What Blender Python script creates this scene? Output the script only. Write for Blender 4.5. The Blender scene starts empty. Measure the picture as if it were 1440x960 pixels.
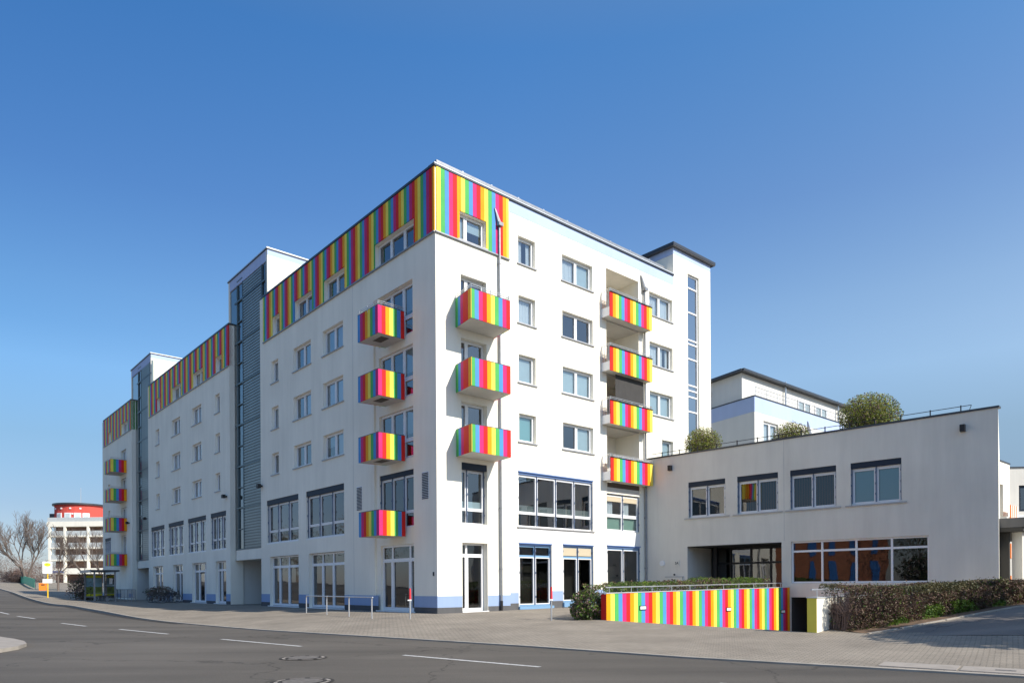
import bpy, bmesh, math, random
from mathutils import Vector, noise
random.seed(7)
C = bpy.context.scene.collection
R = math.radians
# ------------------------------------------------------------------ helpers
def link(o, parent=None):
    C.objects.link(o)
    if parent is not None: o.parent = parent
    return o
def tag(o, label=None, cat=None, group=None, kind=None):
    if label: o['label'] = label
    if cat: o['category'] = cat
    if group: o['group'] = group
    if kind: o['kind'] = kind
    return o
def thing(name, loc, label, cat, group=None):
    o = bpy.data.objects.new(name, None); C.objects.link(o); o.location = loc
    o.empty_display_size = .3
    return tag(o, label, cat, group)
class Frame:
    """origin, horizontal direction d, outward normal n: local (t, p, z)"""
    def __init__(s, o, d, n): s.o, s.d, s.n = o, d, n
    def w(s, t, p, z): return (s.o[0]+s.d[0]*t+s.n[0]*p, s.o[1]+s.d[1]*t+s.n[1]*p, z)
WORLD = Frame((0, 0), (1, 0), (0, 1))
class MB:
    def __init__(s): s.v, s.f, s.m, s.mats = [], [], [], []
    def mi(s, mat):
        if mat not in s.mats: s.mats.append(mat)
        return s.mats.index(mat)
    def poly(s, pts, mat):
        i = len(s.v); s.v += [tuple(p) for p in pts]; s.f.append(tuple(range(i, i+len(pts)))); s.m.append(s.mi(mat))
    def pane(s, fr, t0, t1, p, z0, z1, mat):
        pts=[fr.w(t0,p,z0),fr.w(t1,p,z0),fr.w(t1,p,z1),fr.w(t0,p,z1)]
        nx,ny=fr.d[1],-fr.d[0]
        if nx*fr.n[0]+ny*fr.n[1]<0: pts=pts[::-1]
        s.poly(pts,mat)
    def hexa(s, b, t, mat):
        """b, t: 4 bottom and 4 top points"""
        i = len(s.v); s.v += [tuple(p) for p in b]+[tuple(p) for p in t]
        k = s.mi(mat)
        for f in ((0,3,2,1),(4,5,6,7),(0,1,5,4),(1,2,6,5),(2,3,7,6),(3,0,4,7)):
            s.f.append(tuple(i+j for j in f)); s.m.append(k)
    def box(s, fr, t0, t1, p0, p1, z0, z1, mat):
        b = [fr.w(t0,p0,z0), fr.w(t1,p0,z0), fr.w(t1,p1,z0), fr.w(t0,p1,z0)]
        t = [fr.w(t0,p0,z1), fr.w(t1,p0,z1), fr.w(t1,p1,z1), fr.w(t0,p1,z1)]
        s.hexa(b, t, mat)
    def seg(s, a, b, thick, z0, z1, mat, z0b=None, z1b=None):
        """upright plank from a to b (xy), thickness to the left"""
        dx, dy = b[0]-a[0], b[1]-a[1]; L = math.hypot(dx, dy); nx, ny = -dy/L*thick, dx/L*thick
        z0b = z0 if z0b is None else z0b; z1b = z1 if z1b is None else z1b
        s.hexa([(a[0],a[1],z0),(b[0],b[1],z0b),(b[0]+nx,b[1]+ny,z0b),(a[0]+nx,a[1]+ny,z0)],
               [(a[0],a[1],z1),(b[0],b[1],z1b),(b[0]+nx,b[1]+ny,z1b),(a[0]+nx,a[1]+ny,z1)], mat)
    def tube(s, a, b, r0, r1=None, mat=None, n=8, cap=True):
        r1 = r0 if r1 is None else r1
        a, b = Vector(a), Vector(b); d = (b-a)
        if d.length < 1e-6: return
        d.normalize(); u = d.orthogonal().normalized(); v = d.cross(u)
        i = len(s.v); k = s.mi(mat)
        for c, r in ((a, r0), (b, r1)):
            for j in range(n):
                an = 2*math.pi*j/n; s.v.append(tuple(c+(u*math.cos(an)+v*math.sin(an))*r))
        for j in range(n):
            s.f.append((i+j, i+(j+1)%n, i+n+(j+1)%n, i+n+j)); s.m.append(k)
        if cap:
            s.f.append(tuple(i+j for j in range(n))[::-1]); s.m.append(k)
            s.f.append(tuple(i+n+j for j in range(n))); s.m.append(k)
    def path(s, pts, r, mat, n=8):
        for a, b in zip(pts, pts[1:]): s.tube(a, b, r, r, mat, n)
    def torus(s, c, ax, R0, r0, mat, n=24, m=6):
        ax = Vector(ax).normalized(); u = ax.orthogonal().normalized(); v = ax.cross(u); c = Vector(c)
        i = len(s.v); k = s.mi(mat)
        for a in range(n):
            A = 2*math.pi*a/n; e = u*math.cos(A)+v*math.sin(A)
            for b in range(m):
                B = 2*math.pi*b/m; s.v.append(tuple(c+e*(R0+r0*math.cos(B))+ax*r0*math.sin(B)))
        for a in range(n):
            for b in range(m):
                s.f.append((i+a*m+b, i+((a+1)%n)*m+b, i+((a+1)%n)*m+(b+1)%m, i+a*m+(b+1)%m)); s.m.append(k)
    def prism(s, pts, z0, z1, mat, matside=None):
        n = len(pts); i = len(s.v); k = s.mi(mat); ks = s.mi(matside or mat)
        s.v += [(p[0],p[1],z0) for p in pts]+[(p[0],p[1],z1) for p in pts]
        s.f.append(tuple(range(i, i+n))[::-1]); s.m.append(k)
        s.f.append(tuple(range(i+n, i+2*n))); s.m.append(k)
        for j in range(n):
            s.f.append((i+j, i+(j+1)%n, i+n+(j+1)%n, i+n+j)); s.m.append(ks)
    def build(s, name, parent=None, smooth=False, recalc=False, base=None):
        me = bpy.data.meshes.new(name)
        b = base if base is not None else (parent_base(parent) if parent is not None else (0,0,0))
        me.from_pydata([(v[0]-b[0], v[1]-b[1], v[2]-b[2]) for v in s.v], [], s.f)
        for m in s.mats: me.materials.append(m)
        me.polygons.foreach_set('material_index', s.m)
        if smooth: me.polygons.foreach_set('use_smooth', [True]*len(s.f))
        me.update()
        if recalc:
            bm = bmesh.new(); bm.from_mesh(me); bmesh.ops.recalc_face_normals(bm, faces=bm.faces); bm.to_mesh(me); bm.free()
        o = bpy.data.objects.new(name, me)
        if parent is None: o.location = b
        return link(o, parent)
def parent_base(o):
    x = Vector((0,0,0))
    while o is not None:
        x += o.location; o = o.parent
    return x
def copy_tree(o, parent=None):
    c = o.copy(); C.objects.link(c)
    if parent is not None: c.parent = parent
    for ch in list(o.children): copy_tree(ch, c)
    return c
# ------------------------------------------------------------------ materials
def new_mat(name):
    m = bpy.data.materials.new(name); m.use_nodes = True
    nt = m.node_tree; bs = nt.nodes['Principled BSDF']
    return m, nt, bs
def mat(name, col, rough=.6, metal=0, spec=.5, var=0, scale=3, bump=0, bscale=60, coat=0, dirt=None):
    m, nt, bs = new_mat(name); N, L = nt.nodes, nt.links
    bs.inputs['Base Color'].default_value = (*col, 1); bs.inputs['Roughness'].default_value = rough
    bs.inputs['Metallic'].default_value = metal; bs.inputs['Specular IOR Level'].default_value = spec
    bs.inputs['Coat Weight'].default_value = coat
    tc = N.new('ShaderNodeTexCoord')
    if var:
        nz = N.new('ShaderNodeTexNoise'); nz.inputs['Scale'].default_value = scale; nz.inputs['Detail'].default_value = 6
        L.new(tc.outputs['Object'], nz.inputs['Vector'])
        rm = N.new('ShaderNodeMapRange'); rm.inputs['From Min'].default_value = .3; rm.inputs['From Max'].default_value = .7
        rm.inputs['To Min'].default_value = 1-var; rm.inputs['To Max'].default_value = 1+var*.6
        L.new(nz.outputs['Fac'], rm.inputs['Value'])
        mx = N.new('ShaderNodeMix'); mx.data_type = 'RGBA'; mx.blend_type = 'MULTIPLY'; mx.inputs['Factor'].default_value = 1
        mx.inputs[6].default_value = (*col, 1); L.new(rm.outputs['Result'], mx.inputs[7])
        L.new(mx.outputs[2], bs.inputs['Base Color'])
    if bump:
        nb = N.new('ShaderNodeTexNoise'); nb.inputs['Scale'].default_value = bscale; nb.inputs['Detail'].default_value = 3
        L.new(tc.outputs['Object'], nb.inputs['Vector'])
        bp = N.new('ShaderNodeBump'); bp.inputs['Strength'].default_value = bump; bp.inputs['Distance'].default_value = .01
        L.new(nb.outputs['Fac'], bp.inputs['Height']); L.new(bp.outputs['Normal'], bs.inputs['Normal'])
    return m
def plaster(name, col, streak=.05):
    m, nt, bs = new_mat(name); N, L = nt.nodes, nt.links
    bs.inputs['Roughness'].default_value = .95; bs.inputs['Specular IOR Level'].default_value = .08
    tc = N.new('ShaderNodeTexCoord')
    mp = N.new('ShaderNodeMapping'); mp.inputs['Scale'].default_value = (1.1, 1.1, .12); L.new(tc.outputs['Object'], mp.inputs['Vector'])
    n1 = N.new('ShaderNodeTexNoise'); n1.inputs['Scale'].default_value = 1.6; n1.inputs['Detail'].default_value = 8; n1.inputs['Roughness'].default_value=.65
    L.new(mp.outputs['Vector'], n1.inputs['Vector'])
    n2 = N.new('ShaderNodeTexNoise'); n2.inputs['Scale'].default_value = .35; n2.inputs['Detail'].default_value = 4
    L.new(tc.outputs['Object'], n2.inputs['Vector'])
    ad = N.new('ShaderNodeMath'); ad.operation = 'ADD'; L.new(n1.outputs['Fac'], ad.inputs[0]); L.new(n2.outputs['Fac'], ad.inputs[1])
    cr = N.new('ShaderNodeMapRange'); cr.inputs['From Min'].default_value = .7; cr.inputs['From Max'].default_value = 1.3
    cr.inputs['To Min'].default_value = 1-streak*1.6; cr.inputs['To Max'].default_value = 1+streak*.4
    L.new(ad.outputs[0], cr.inputs['Value'])
    mx = N.new('ShaderNodeMix'); mx.data_type = 'RGBA'; mx.blend_type = 'MULTIPLY'; mx.inputs['Factor'].default_value = 1
    mx.inputs[6].default_value = (*col, 1); L.new(cr.outputs['Result'], mx.inputs[7]); L.new(mx.outputs[2], bs.inputs['Base Color'])
    nb = N.new('ShaderNodeTexNoise'); nb.inputs['Scale'].default_value = 45; nb.inputs['Detail'].default_value = 4
    L.new(tc.outputs['Object'], nb.inputs['Vector'])
    bp = N.new('ShaderNodeBump'); bp.inputs['Strength'].default_value = .25; bp.inputs['Distance'].default_value = .008
    L.new(nb.outputs['Fac'], bp.inputs['Height']); L.new(bp.outputs['Normal'], bs.inputs['Normal'])
    return m
def glass(name, tint=(.75,.82,.85), refl=1.5, add=.06, wav=.0035):
    m, nt, bs = new_mat(name); N, L = nt.nodes, nt.links
    N.remove(bs); out = N['Material Output']
    tr = N.new('ShaderNodeBsdfTransparent'); tr.inputs['Color'].default_value = (*tint, 1)
    gl = N.new('ShaderNodeBsdfGlossy'); gl.inputs['Roughness'].default_value = .015; gl.inputs['Color'].default_value = (.95,.97,1,1)
    fr = N.new('ShaderNodeFresnel'); fr.inputs['IOR'].default_value = refl
    mt = N.new('ShaderNodeMath'); mt.operation = 'MULTIPLY_ADD'; mt.inputs[1].default_value = 1.5; mt.inputs[2].default_value = add; mt.use_clamp = True
    L.new(fr.outputs[0], mt.inputs[0])
    mx = N.new('ShaderNodeMixShader'); L.new(mt.outputs[0], mx.inputs[0]); L.new(tr.outputs[0], mx.inputs[1]); L.new(gl.outputs[0], mx.inputs[2])
    L.new(mx.outputs[0], out.inputs['Surface'])
    tc = N.new('ShaderNodeTexCoord'); nz = N.new('ShaderNodeTexNoise'); nz.inputs['Scale'].default_value = .9; nz.inputs['Detail'].default_value = 1
    L.new(tc.outputs['Object'], nz.inputs['Vector'])
    bp = N.new('ShaderNodeBump'); bp.inputs['Strength'].default_value = 1; bp.inputs['Distance'].default_value = wav
    L.new(nz.outputs['Fac'], bp.inputs['Height']); L.new(bp.outputs['Normal'], gl.inputs['Normal'])
    return m
def leaf_mat(name, c1, c2, rough=.55, trans=.35):
    m, nt, bs = new_mat(name); N, L = nt.nodes, nt.links
    oi = N.new('ShaderNodeTexCoord'); nz = N.new('ShaderNodeTexNoise'); nz.inputs['Scale'].default_value = 3.2; nz.inputs['Detail'].default_value = 5
    L.new(oi.outputs['Object'], nz.inputs['Vector'])
    rp = N.new('ShaderNodeValToRGB'); rp.color_ramp.elements[0].position = .38; rp.color_ramp.elements[1].position = .62
    rp.color_ramp.elements[0].color = (*c1, 1); rp.color_ramp.elements[1].color = (*c2, 1)
    L.new(nz.outputs['Fac'], rp.inputs['Fac']); L.new(rp.outputs['Color'], bs.inputs['Base Color'])
    bs.inputs['Roughness'].default_value = rough
    tl = N.new('ShaderNodeBsdfTranslucent'); L.new(rp.outputs['Color'], tl.inputs['Color'])
    mx = N.new('ShaderNodeMixShader'); mx.inputs[0].default_value = trans
    L.new(bs.outputs[0], mx.inputs[1]); L.new(tl.outputs[0], mx.inputs[2]); L.new(mx.outputs[0], N['Material Output'].inputs['Surface'])
    return m
def asphalt(name, col):
    m, nt, bs = new_mat(name); N, L = nt.nodes, nt.links
    tc = N.new('ShaderNodeTexCoord')
    a = N.new('ShaderNodeTexNoise'); a.inputs['Scale'].default_value = .35; a.inputs['Detail'].default_value = 8; a.inputs['Roughness'].default_value = .6
    mp = N.new('ShaderNodeMapping'); mp.inputs['Rotation'].default_value = (0,0,R(38)); mp.inputs['Scale'].default_value = (.25, 1.5, 1)
    L.new(tc.outputs['Object'], mp.inputs['Vector']); L.new(mp.outputs['Vector'], a.inputs['Vector'])
    b = N.new('ShaderNodeTexNoise'); b.inputs['Scale'].default_value = 45; b.inputs['Detail'].default_value = 5; L.new(tc.outputs['Object'], b.inputs['Vector'])
    v = N.new('ShaderNodeTexVoronoi'); v.feature = 'DISTANCE_TO_EDGE'; v.inputs['Scale'].default_value = .16
    wn = N.new('ShaderNodeTexNoise'); wn.inputs['Scale'].default_value = 1.2; wn.inputs['Detail'].default_value = 5; L.new(tc.outputs['Object'], wn.inputs['Vector'])
    va = N.new('ShaderNodeVectorMath'); va.operation = 'MULTIPLY_ADD'; va.inputs[1].default_value = (1.6,1.6,0); L.new(wn.outputs['Color'], va.inputs[0]); L.new(tc.outputs['Object'], va.inputs[2])
    L.new(va.outputs[0], v.inputs['Vector'])
    ck = N.new('ShaderNodeMapRange'); ck.inputs['From Min'].default_value = 0; ck.inputs['From Max'].default_value = .006; ck.inputs['To Min'].default_value = .55; ck.inputs['To Max'].default_value = 1
    L.new(v.outputs['Distance'], ck.inputs['Value'])
    c = N.new('ShaderNodeTexNoise'); c.inputs['Scale'].default_value = .13; c.inputs['Detail'].default_value = 3; L.new(tc.outputs['Object'], c.inputs['Vector'])
    r1 = N.new('ShaderNodeMapRange'); r1.inputs['From Min'].default_value=.3; r1.inputs['From Max'].default_value=.7; r1.inputs['To Min'].default_value=.74; r1.inputs['To Max'].default_value=1.2; L.new(a.outputs['Fac'], r1.inputs['Value'])
    r2 = N.new('ShaderNodeMapRange'); r2.inputs['From Min'].default_value=.25; r2.inputs['From Max'].default_value=.75; r2.inputs['To Min'].default_value=.78; r2.inputs['To Max'].default_value=1.22; L.new(b.outputs['Fac'], r2.inputs['Value'])
    r3 = N.new('ShaderNodeMapRange'); r3.inputs['From Min'].default_value=.35; r3.inputs['From Max'].default_value=.65; r3.inputs['To Min'].default_value=.86; r3.inputs['To Max'].default_value=1.12; L.new(c.outputs['Fac'], r3.inputs['Value'])
    x = r1.outputs[0]
    for y in (r2.outputs[0], r3.outputs[0], ck.outputs[0]):
        q = N.new('ShaderNodeMath'); q.operation = 'MULTIPLY'; L.new(x, q.inputs[0]); L.new(y, q.inputs[1]); x = q.outputs[0]
    mx = N.new('ShaderNodeMix'); mx.data_type='RGBA'; mx.blend_type='MULTIPLY'; mx.inputs['Factor'].default_value=1; mx.inputs[6].default_value=(*col,1); L.new(x, mx.inputs[7])
    L.new(mx.outputs[2], bs.inputs['Base Color']); bs.inputs['Roughness'].default_value=.85; bs.inputs['Specular IOR Level'].default_value=.3
    bp = N.new('ShaderNodeBump'); bp.inputs['Strength'].default_value=.4; bp.inputs['Distance'].default_value=.01; L.new(b.outputs['Fac'], bp.inputs['Height']); L.new(bp.outputs['Normal'], bs.inputs['Normal'])
    return m
def paving(name, c1, c2, mortar, bw=.2, bh=.1, rot=35, ms=.012, size=1.0):
    m, nt, bs = new_mat(name); N, L = nt.nodes, nt.links
    tc = N.new('ShaderNodeTexCoord'); mp = N.new('ShaderNodeMapping'); mp.inputs['Rotation'].default_value=(0,0,R(rot)); L.new(tc.outputs['Object'], mp.inputs['Vector'])
    br = N.new('ShaderNodeTexBrick'); br.inputs['Scale'].default_value=1; br.inputs['Brick Width'].default_value=bw; br.inputs['Row Height'].default_value=bh
    br.inputs['Mortar Size'].default_value=ms; br.inputs['Color1'].default_value=(*c1,1); br.inputs['Color2'].default_value=(*c2,1); br.inputs['Mortar'].default_value=(*mortar,1)
    L.new(mp.outputs['Vector'], br.inputs['Vector'])
    a = N.new('ShaderNodeTexNoise'); a.inputs['Scale'].default_value=.5; a.inputs['Detail'].default_value=8; a.inputs['Roughness'].default_value=.65; L.new(tc.outputs['Object'], a.inputs['Vector'])
    b = N.new('ShaderNodeTexNoise'); b.inputs['Scale'].default_value=25; b.inputs['Detail'].default_value=4; L.new(tc.outputs['Object'], b.inputs['Vector'])
    r1 = N.new('ShaderNodeMapRange'); r1.inputs['From Min'].default_value=.3; r1.inputs['From Max'].default_value=.7; r1.inputs['To Min'].default_value=.76; r1.inputs['To Max'].default_value=1.14; L.new(a.outputs['Fac'], r1.inputs['Value'])
    r2 = N.new('ShaderNodeMapRange'); r2.inputs['From Min'].default_value=.25; r2.inputs['From Max'].default_value=.75; r2.inputs['To Min'].default_value=.86; r2.inputs['To Max'].default_value=1.12; L.new(b.outputs['Fac'], r2.inputs['Value'])
    q = N.new('ShaderNodeMath'); q.operation='MULTIPLY'; L.new(r1.outputs[0], q.inputs[0]); L.new(r2.outputs[0], q.inputs[1])
    mx = N.new('ShaderNodeMix'); mx.data_type='RGBA'; mx.blend_type='MULTIPLY'; mx.inputs['Factor'].default_value=1; L.new(br.outputs['Color'], mx.inputs[6]); L.new(q.outputs[0], mx.inputs[7])
    L.new(mx.outputs[2], bs.inputs['Base Color']); bs.inputs['Roughness'].default_value=.9; bs.inputs['Specular IOR Level'].default_value=.25
    bp = N.new('ShaderNodeBump'); bp.inputs['Strength'].default_value=.5; bp.inputs['Distance'].default_value=.01; L.new(br.outputs['Fac'], bp.inputs['Height']); bp.invert=True; L.new(bp.outputs['Normal'], bs.inputs['Normal'])
    return m
M = {}
M['white'] = plaster('white_plaster', (.92,.88,.77), .07)
M['white2'] = plaster('annex_plaster', (.77,.735,.665), .09)
M['white3'] = plaster('wing_plaster', (.74,.73,.69))
M['paleblue'] = plaster('pale_blue_paint', (.47,.57,.80))
M['blue'] = plaster('blue_plinth_paint', (.32,.42,.62))
M['plinth'] = plaster('grey_plinth', (.13,.13,.135), .15)
M['reveal'] = M['white']
M['soffit'] = plaster('concrete_soffit', (.62,.60,.56), .08)
M['frame'] = mat('white_window_frame', (.82,.82,.83), .35)
M['framebl'] = mat('blue_window_frame', (.20,.36,.56), .4)
M['framegr'] = mat('grey_blue_guide_rail', (.11,.15,.24), .4)
M['shutter'] = mat('dark_blue_shutter_box', (.022,.034,.055), .55, spec=.25)
M['shutlt'] = mat('blue_metal_head', (.16,.26,.52), .35)
M['sill'] = mat('grey_sill_metal', (.42,.42,.43), .45, .3, var=.1)
M['coping'] = mat('dark_coping_metal', (.07,.075,.085), .4, .5)
M['copinglt'] = mat('light_coping_metal', (.62,.64,.66), .4, .3)
M['zinc'] = mat('zinc_pipe', (.30,.31,.33), .45, .6, var=.15, scale=5)
M['steel'] = mat('galvanised_steel', (.62,.63,.64), .35, .7, var=.1, scale=9)
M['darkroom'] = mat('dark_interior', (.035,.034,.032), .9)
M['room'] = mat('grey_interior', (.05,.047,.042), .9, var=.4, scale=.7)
M['curtain'] = mat('white_curtain', (.72,.74,.76), .9)
M['blind'] = mat('pale_blind', (.52,.60,.62), .8, var=.05)
M['teal'] = mat('teal_blind', (.28,.50,.50), .8)
M['frost'] = mat('frosted_green_film', (.30,.46,.38), .6)
M['beige'] = mat('beige_blind', (.55,.47,.34), .8)
M['glass'] = glass('window_glass',add=.11)
M['glassdk'] = glass('shop_glass', (.50,.53,.52), 1.5, .04)
M['glasssky'] = glass('sky_glass',(.55,.58,.58),1.5,.20)
M['glasstrip'] = glass('stair_window_glass',(.5,.6,.7),1.5,.34)
M['glasst'] = glass('stair_glass', (.40,.55,.56), 1.5, .03)
M['louvre'] = mat('grey_green_glass_slats', (.20,.245,.245), .35, .1, var=.2, scale=.6)
M['towerframe'] = mat('tower_frame', (.10,.14,.155), .4, .3)
M['black'] = mat('black_plastic', (.015,.015,.017), .5)
M['brown'] = mat('brown_panel', (.10,.075,.05), .6)
SC = {'R':(.70,.028,.024),'P':(.58,.035,.18),'B':(.09,.29,.62),'G':(.09,.43,.115),'Y':(.92,.73,.11),'O':(.85,.35,.012)}
for k, c in SC.items(): M['s'+k] = mat('stripe_'+{'R':'red','P':'magenta','B':'blue','G':'green','Y':'yellow','O':'orange'}[k], c, .55, spec=.12, var=.09, scale=1.3)
M['asphalt'] = asphalt('road_asphalt', (.112,.099,.084))
M['paving'] = paving('pavement_blocks', (.345,.30,.245), (.295,.256,.21), (.19,.165,.135))
M['gutter'] = mat('dirty_shaded_gutter',(.035,.030,.026),.95,var=.5,scale=3)
M['path'] = asphalt('path_asphalt',(.19,.168,.15))
M['kerb'] = mat('kerb_stone', (.38,.34,.29), .85, var=.2, scale=2)
M['slabs'] = mat('concrete_slabs', (.34,.30,.26), .85, var=.15, scale=3)
M['marking'] = mat('road_paint', (.58,.57,.55), .7, var=.3, scale=12)
M['ground'] = mat('rough_ground', (.22,.20,.15), .95, var=.4, scale=.3)
M['soil'] = mat('leaf_litter_soil', (.16,.10,.06), .95, var=.5, scale=6, bump=.6, bscale=30)
M['iron'] = mat('manhole_iron', (.24,.21,.18), .55, .4, var=.4, scale=14)
M['bark'] = mat('bark', (.17,.135,.105), .9, var=.3, scale=8)
M['twig'] = mat('purple_brown_twigs', (.20,.135,.115), .85, var=.3, scale=5)
M['leafbrown'] = leaf_mat('hedge_winter_leaves', (.085,.05,.038), (.17,.105,.07), .7, .15)
M['leafolive'] = leaf_mat('hedge_olive_leaves', (.07,.075,.03), (.15,.13,.06), .6, .25)
M['leafgreen'] = leaf_mat('hedge_green_leaves', (.05,.11,.015), (.17,.26,.035))
M['leafdark'] = leaf_mat('bush_dark_leaves', (.02,.045,.015), (.06,.10,.025))
M['leafyel'] = leaf_mat('willow_leaves', (.27,.31,.05), (.48,.50,.10), .6, .5)
M['leafolv2'] = leaf_mat('willow_shade_leaves',(.10,.15,.03),(.20,.25,.05),.6,.4)
M['leafred'] = leaf_mat('budding_twigs', (.17,.10,.08), (.26,.17,.12), .8, .3)
# ------------------------------------------------------------------ ground
K = [(-300,446),(-180,262),(-95,132),(-57.9,83.3),(-36.9,56.4),(-31.2,50.4),(-26.4,44.6),(-17.9,34.4),(-10.5,27.1),(-5.5,23.0),(.6,18.1),(3.65,15.3),(7.5,12.5),(14.3,7.3),(40,-12),(120,-70)]
def ss(a,b,x):
    if a>b: return 1-ss(b,a,x)
    x=min(1,max(0,(x-a)/(b-a))); return x*x*(3-2*x)
def fq(x):
    q=max(0,-x-9); return min(2.6,.004*q+.00028*q*q)
def kd(x,y):
    best=1e9
    for a,b in zip(K,K[1:]):
        dx,dy=b[0]-a[0],b[1]-a[1]; u=max(0,min(1,((x-a[0])*dx+(y-a[1])*dy)/(dx*dx+dy*dy)))
        d=math.hypot(x-a[0]-u*dx,y-a[1]-u*dy); s=1 if (dx*(y-a[1])-dy*(x-a[0]))>0 else -1
        if d<abs(best): best=d*s
    return best
def zroad(x,y): return -.36+fq(x)
def kbh(x): return .03+.09*(1-ss(-24,-15,x))
def zs(x,y):
    d=max(0,kd(x,y)); w=7.3+5*ss(-2,6,x); zk=zroad(x,y)+kbh(x)
    zb=ss(66,82,y)*zk; o=2*ss(-5,-15,x); u=min(1,max(0,(d-o)/(w-o)))
    z=zk+(zb-zk)*u
    z+=.015*max(0,min(14,(x+3)))*ss(4,9,d)*(1-ss(6,12,x)*.6)
    z+=.06*max(0,min(12,x-9.3))*ss(1,7,d)
    return z
# smooth the kerb line
def resample(P, step):
    out=[]
    for i in range(len(P)-1):
        p0=P[max(0,i-1)];p1=P[i];p2=P[i+1];p3=P[min(len(P)-1,i+2)]
        L=math.dist(p1,p2); n=max(1,min(14,int(L/step)))
        for k in range(n):
            t=k/n
            out.append(tuple(.5*((2*p1[j])+(-p0[j]+p2[j])*t+(2*p0[j]-5*p1[j]+4*p2[j]-p3[j])*t*t+(-p0[j]+3*p1[j]-3*p2[j]+p3[j])*t**3) for j in (0,1)))
    out.append(P[-1]); return out
KS = resample(K, 1.6)
K = KS
def offs(P, d):
    out=[]
    for i,p in enumerate(P):
        a=P[max(0,i-1)];b=P[min(len(P)-1,i+1)]; dx,dy=b[0]-a[0],b[1]-a[1]; L=math.hypot(dx,dy)
        out.append((p[0]-dy/L*d, p[1]+dx/L*d))
    return out
def strip(ds, zf, matr, name, holes=None, label=None):
    rows=[offs(KS,d) for d in ds]
    bm=bmesh.new(); vs=[[bm.verts.new((p[0],p[1],zf(p[0],p[1],d))) for p in r] for r,d in zip(rows,ds)]
    for i in range(len(ds)-1):
        for j in range(len(KS)-1):
            try: bm.faces.new((vs[i][j],vs[i][j+1],vs[i+1][j+1],vs[i+1][j]))
            except ValueError: pass
    if holes:
        poly=holes
        for k in range(len(poly)):
            a,b=poly[k],poly[(k+1)%len(poly)]; nx,ny=-(b[1]-a[1]),b[0]-a[0]
            bmesh.ops.bisect_plane(bm, geom=list(bm.verts)+list(bm.edges)+list(bm.faces), plane_co=(a[0],a[1],0), plane_no=(nx,ny,0), dist=1e-5)
        dele=[]
        for f in bm.faces:
            c=f.calc_center_median(); ins=None; ok=True
            for k in range(len(poly)):
                a,b=poly[k],poly[(k+1)%len(poly)]; cr=(b[0]-a[0])*(c.y-a[1])-(b[1]-a[1])*(c.x-a[0])
                if ins is None: ins=cr>0
                elif (cr>0)!=ins: ok=False
            if ok: dele.append(f)
        bmesh.ops.delete(bm, geom=dele, context='FACES')
    bmesh.ops.recalc_face_normals(bm, faces=bm.faces)
    me=bpy.data.meshes.new(name); bm.to_mesh(me); bm.free(); me.materials.append(matr)
    for p in me.polygons: p.use_smooth=True
    o=bpy.data.objects.new(name,me); link(o); return tag(o, label, None, None, 'structure')
aL=R(41.15); aR=R(48.85); aA=R(45.57)
Pc=(-3.24,31.0)
dL=(-math.sin(aL),math.cos(aL)); dR=(math.sin(aR),math.cos(aR)); dA=(math.sin(aA),-math.cos(aA))
nL=(-math.cos(aL),-math.sin(aL)); nR=(math.cos(aR),-math.sin(aR)); nA=(-math.cos(aA),-math.sin(aA))
FL=Frame(Pc,dL,nL); FR=Frame(Pc,dR,nR); Pa=FR.w(14.314,0,0)[:2]; FA=Frame(Pa,dA,nA)
dW=(-nA[0],-nA[1])                                   # direction of the ramp walls, square to the annex
W0=(3.34,25.30)                                      # near end of the striped wall (ramp side)
G0=(8.28,19.42)                                      # near corner of the right-hand ramp wall
dV=(.7371,.6758)                                     # the striped wall is slightly off square
def adv(p,s,q=0): return (p[0]+dW[0]*s+dA[0]*q, p[1]+dW[1]*s+dA[1]*q)
HOLE=[W0, (W0[0]+dV[0]*19,W0[1]+dV[1]*19), adv(G0,21,-.25), adv(G0,0,-.25)]
strip([0,-2,-4,-6.5,-9,-12,-16,-22,-30], lambda x,y,d: zroad(x,y), M['asphalt'], 'road')
strip([.16]+[.5+.5*k for k in range(27)]+[17,21,27,35,50,80], lambda x,y,d: zs(x,y), M['paving'], 'pavement', HOLE)
# kerb stones
mb=MB(); a0=offs(KS,0); a1=offs(KS,.16)
for j in range(len(KS)-1):
    b=[(a0[j][0],a0[j][1],zroad(*a0[j])-.2),(a0[j+1][0],a0[j+1][1],zroad(*a0[j+1])-.2),(a1[j+1][0],a1[j+1][1],zroad(*a1[j+1])-.2),(a1[j][0],a1[j][1],zroad(*a1[j])-.2)]
    t=[(x,y,zroad(x,y)+kbh(x)+.006) for x,y,_ in b]
    mb.hexa(b,t,M['kerb'])
tag(mb.build('kerb'),kind='structure')
# far ground with the hole of the ramp
bm=bmesh.new(); S=2500
g=[bm.verts.new(p) for p in ((-S,-S,-.75),(S,-S,-.75),(S,S,-.75),(-S,S,-.75))]; bm.faces.new(g)
for k in range(4):
    a,b=HOLE[k],HOLE[(k+1)%4]
    bmesh.ops.bisect_plane(bm, geom=list(bm.verts)+list(bm.edges)+list(bm.faces), plane_co=(a[0],a[1],0), plane_no=(-(b[1]-a[1]),b[0]-a[0],0))
hc=(sum(p[0] for p in HOLE)/4,sum(p[1] for p in HOLE)/4)
dele=[f for f in bm.faces if math.dist(f.calc_center_median()[:2],hc)<3]
bmesh.ops.delete(bm, geom=dele, context='FACES')
me=bpy.data.meshes.new('ground'); bm.to_mesh(me); bm.free(); me.materials.append(M['ground'])
tag(link(bpy.data.objects.new('ground',me)),kind='structure')
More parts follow.
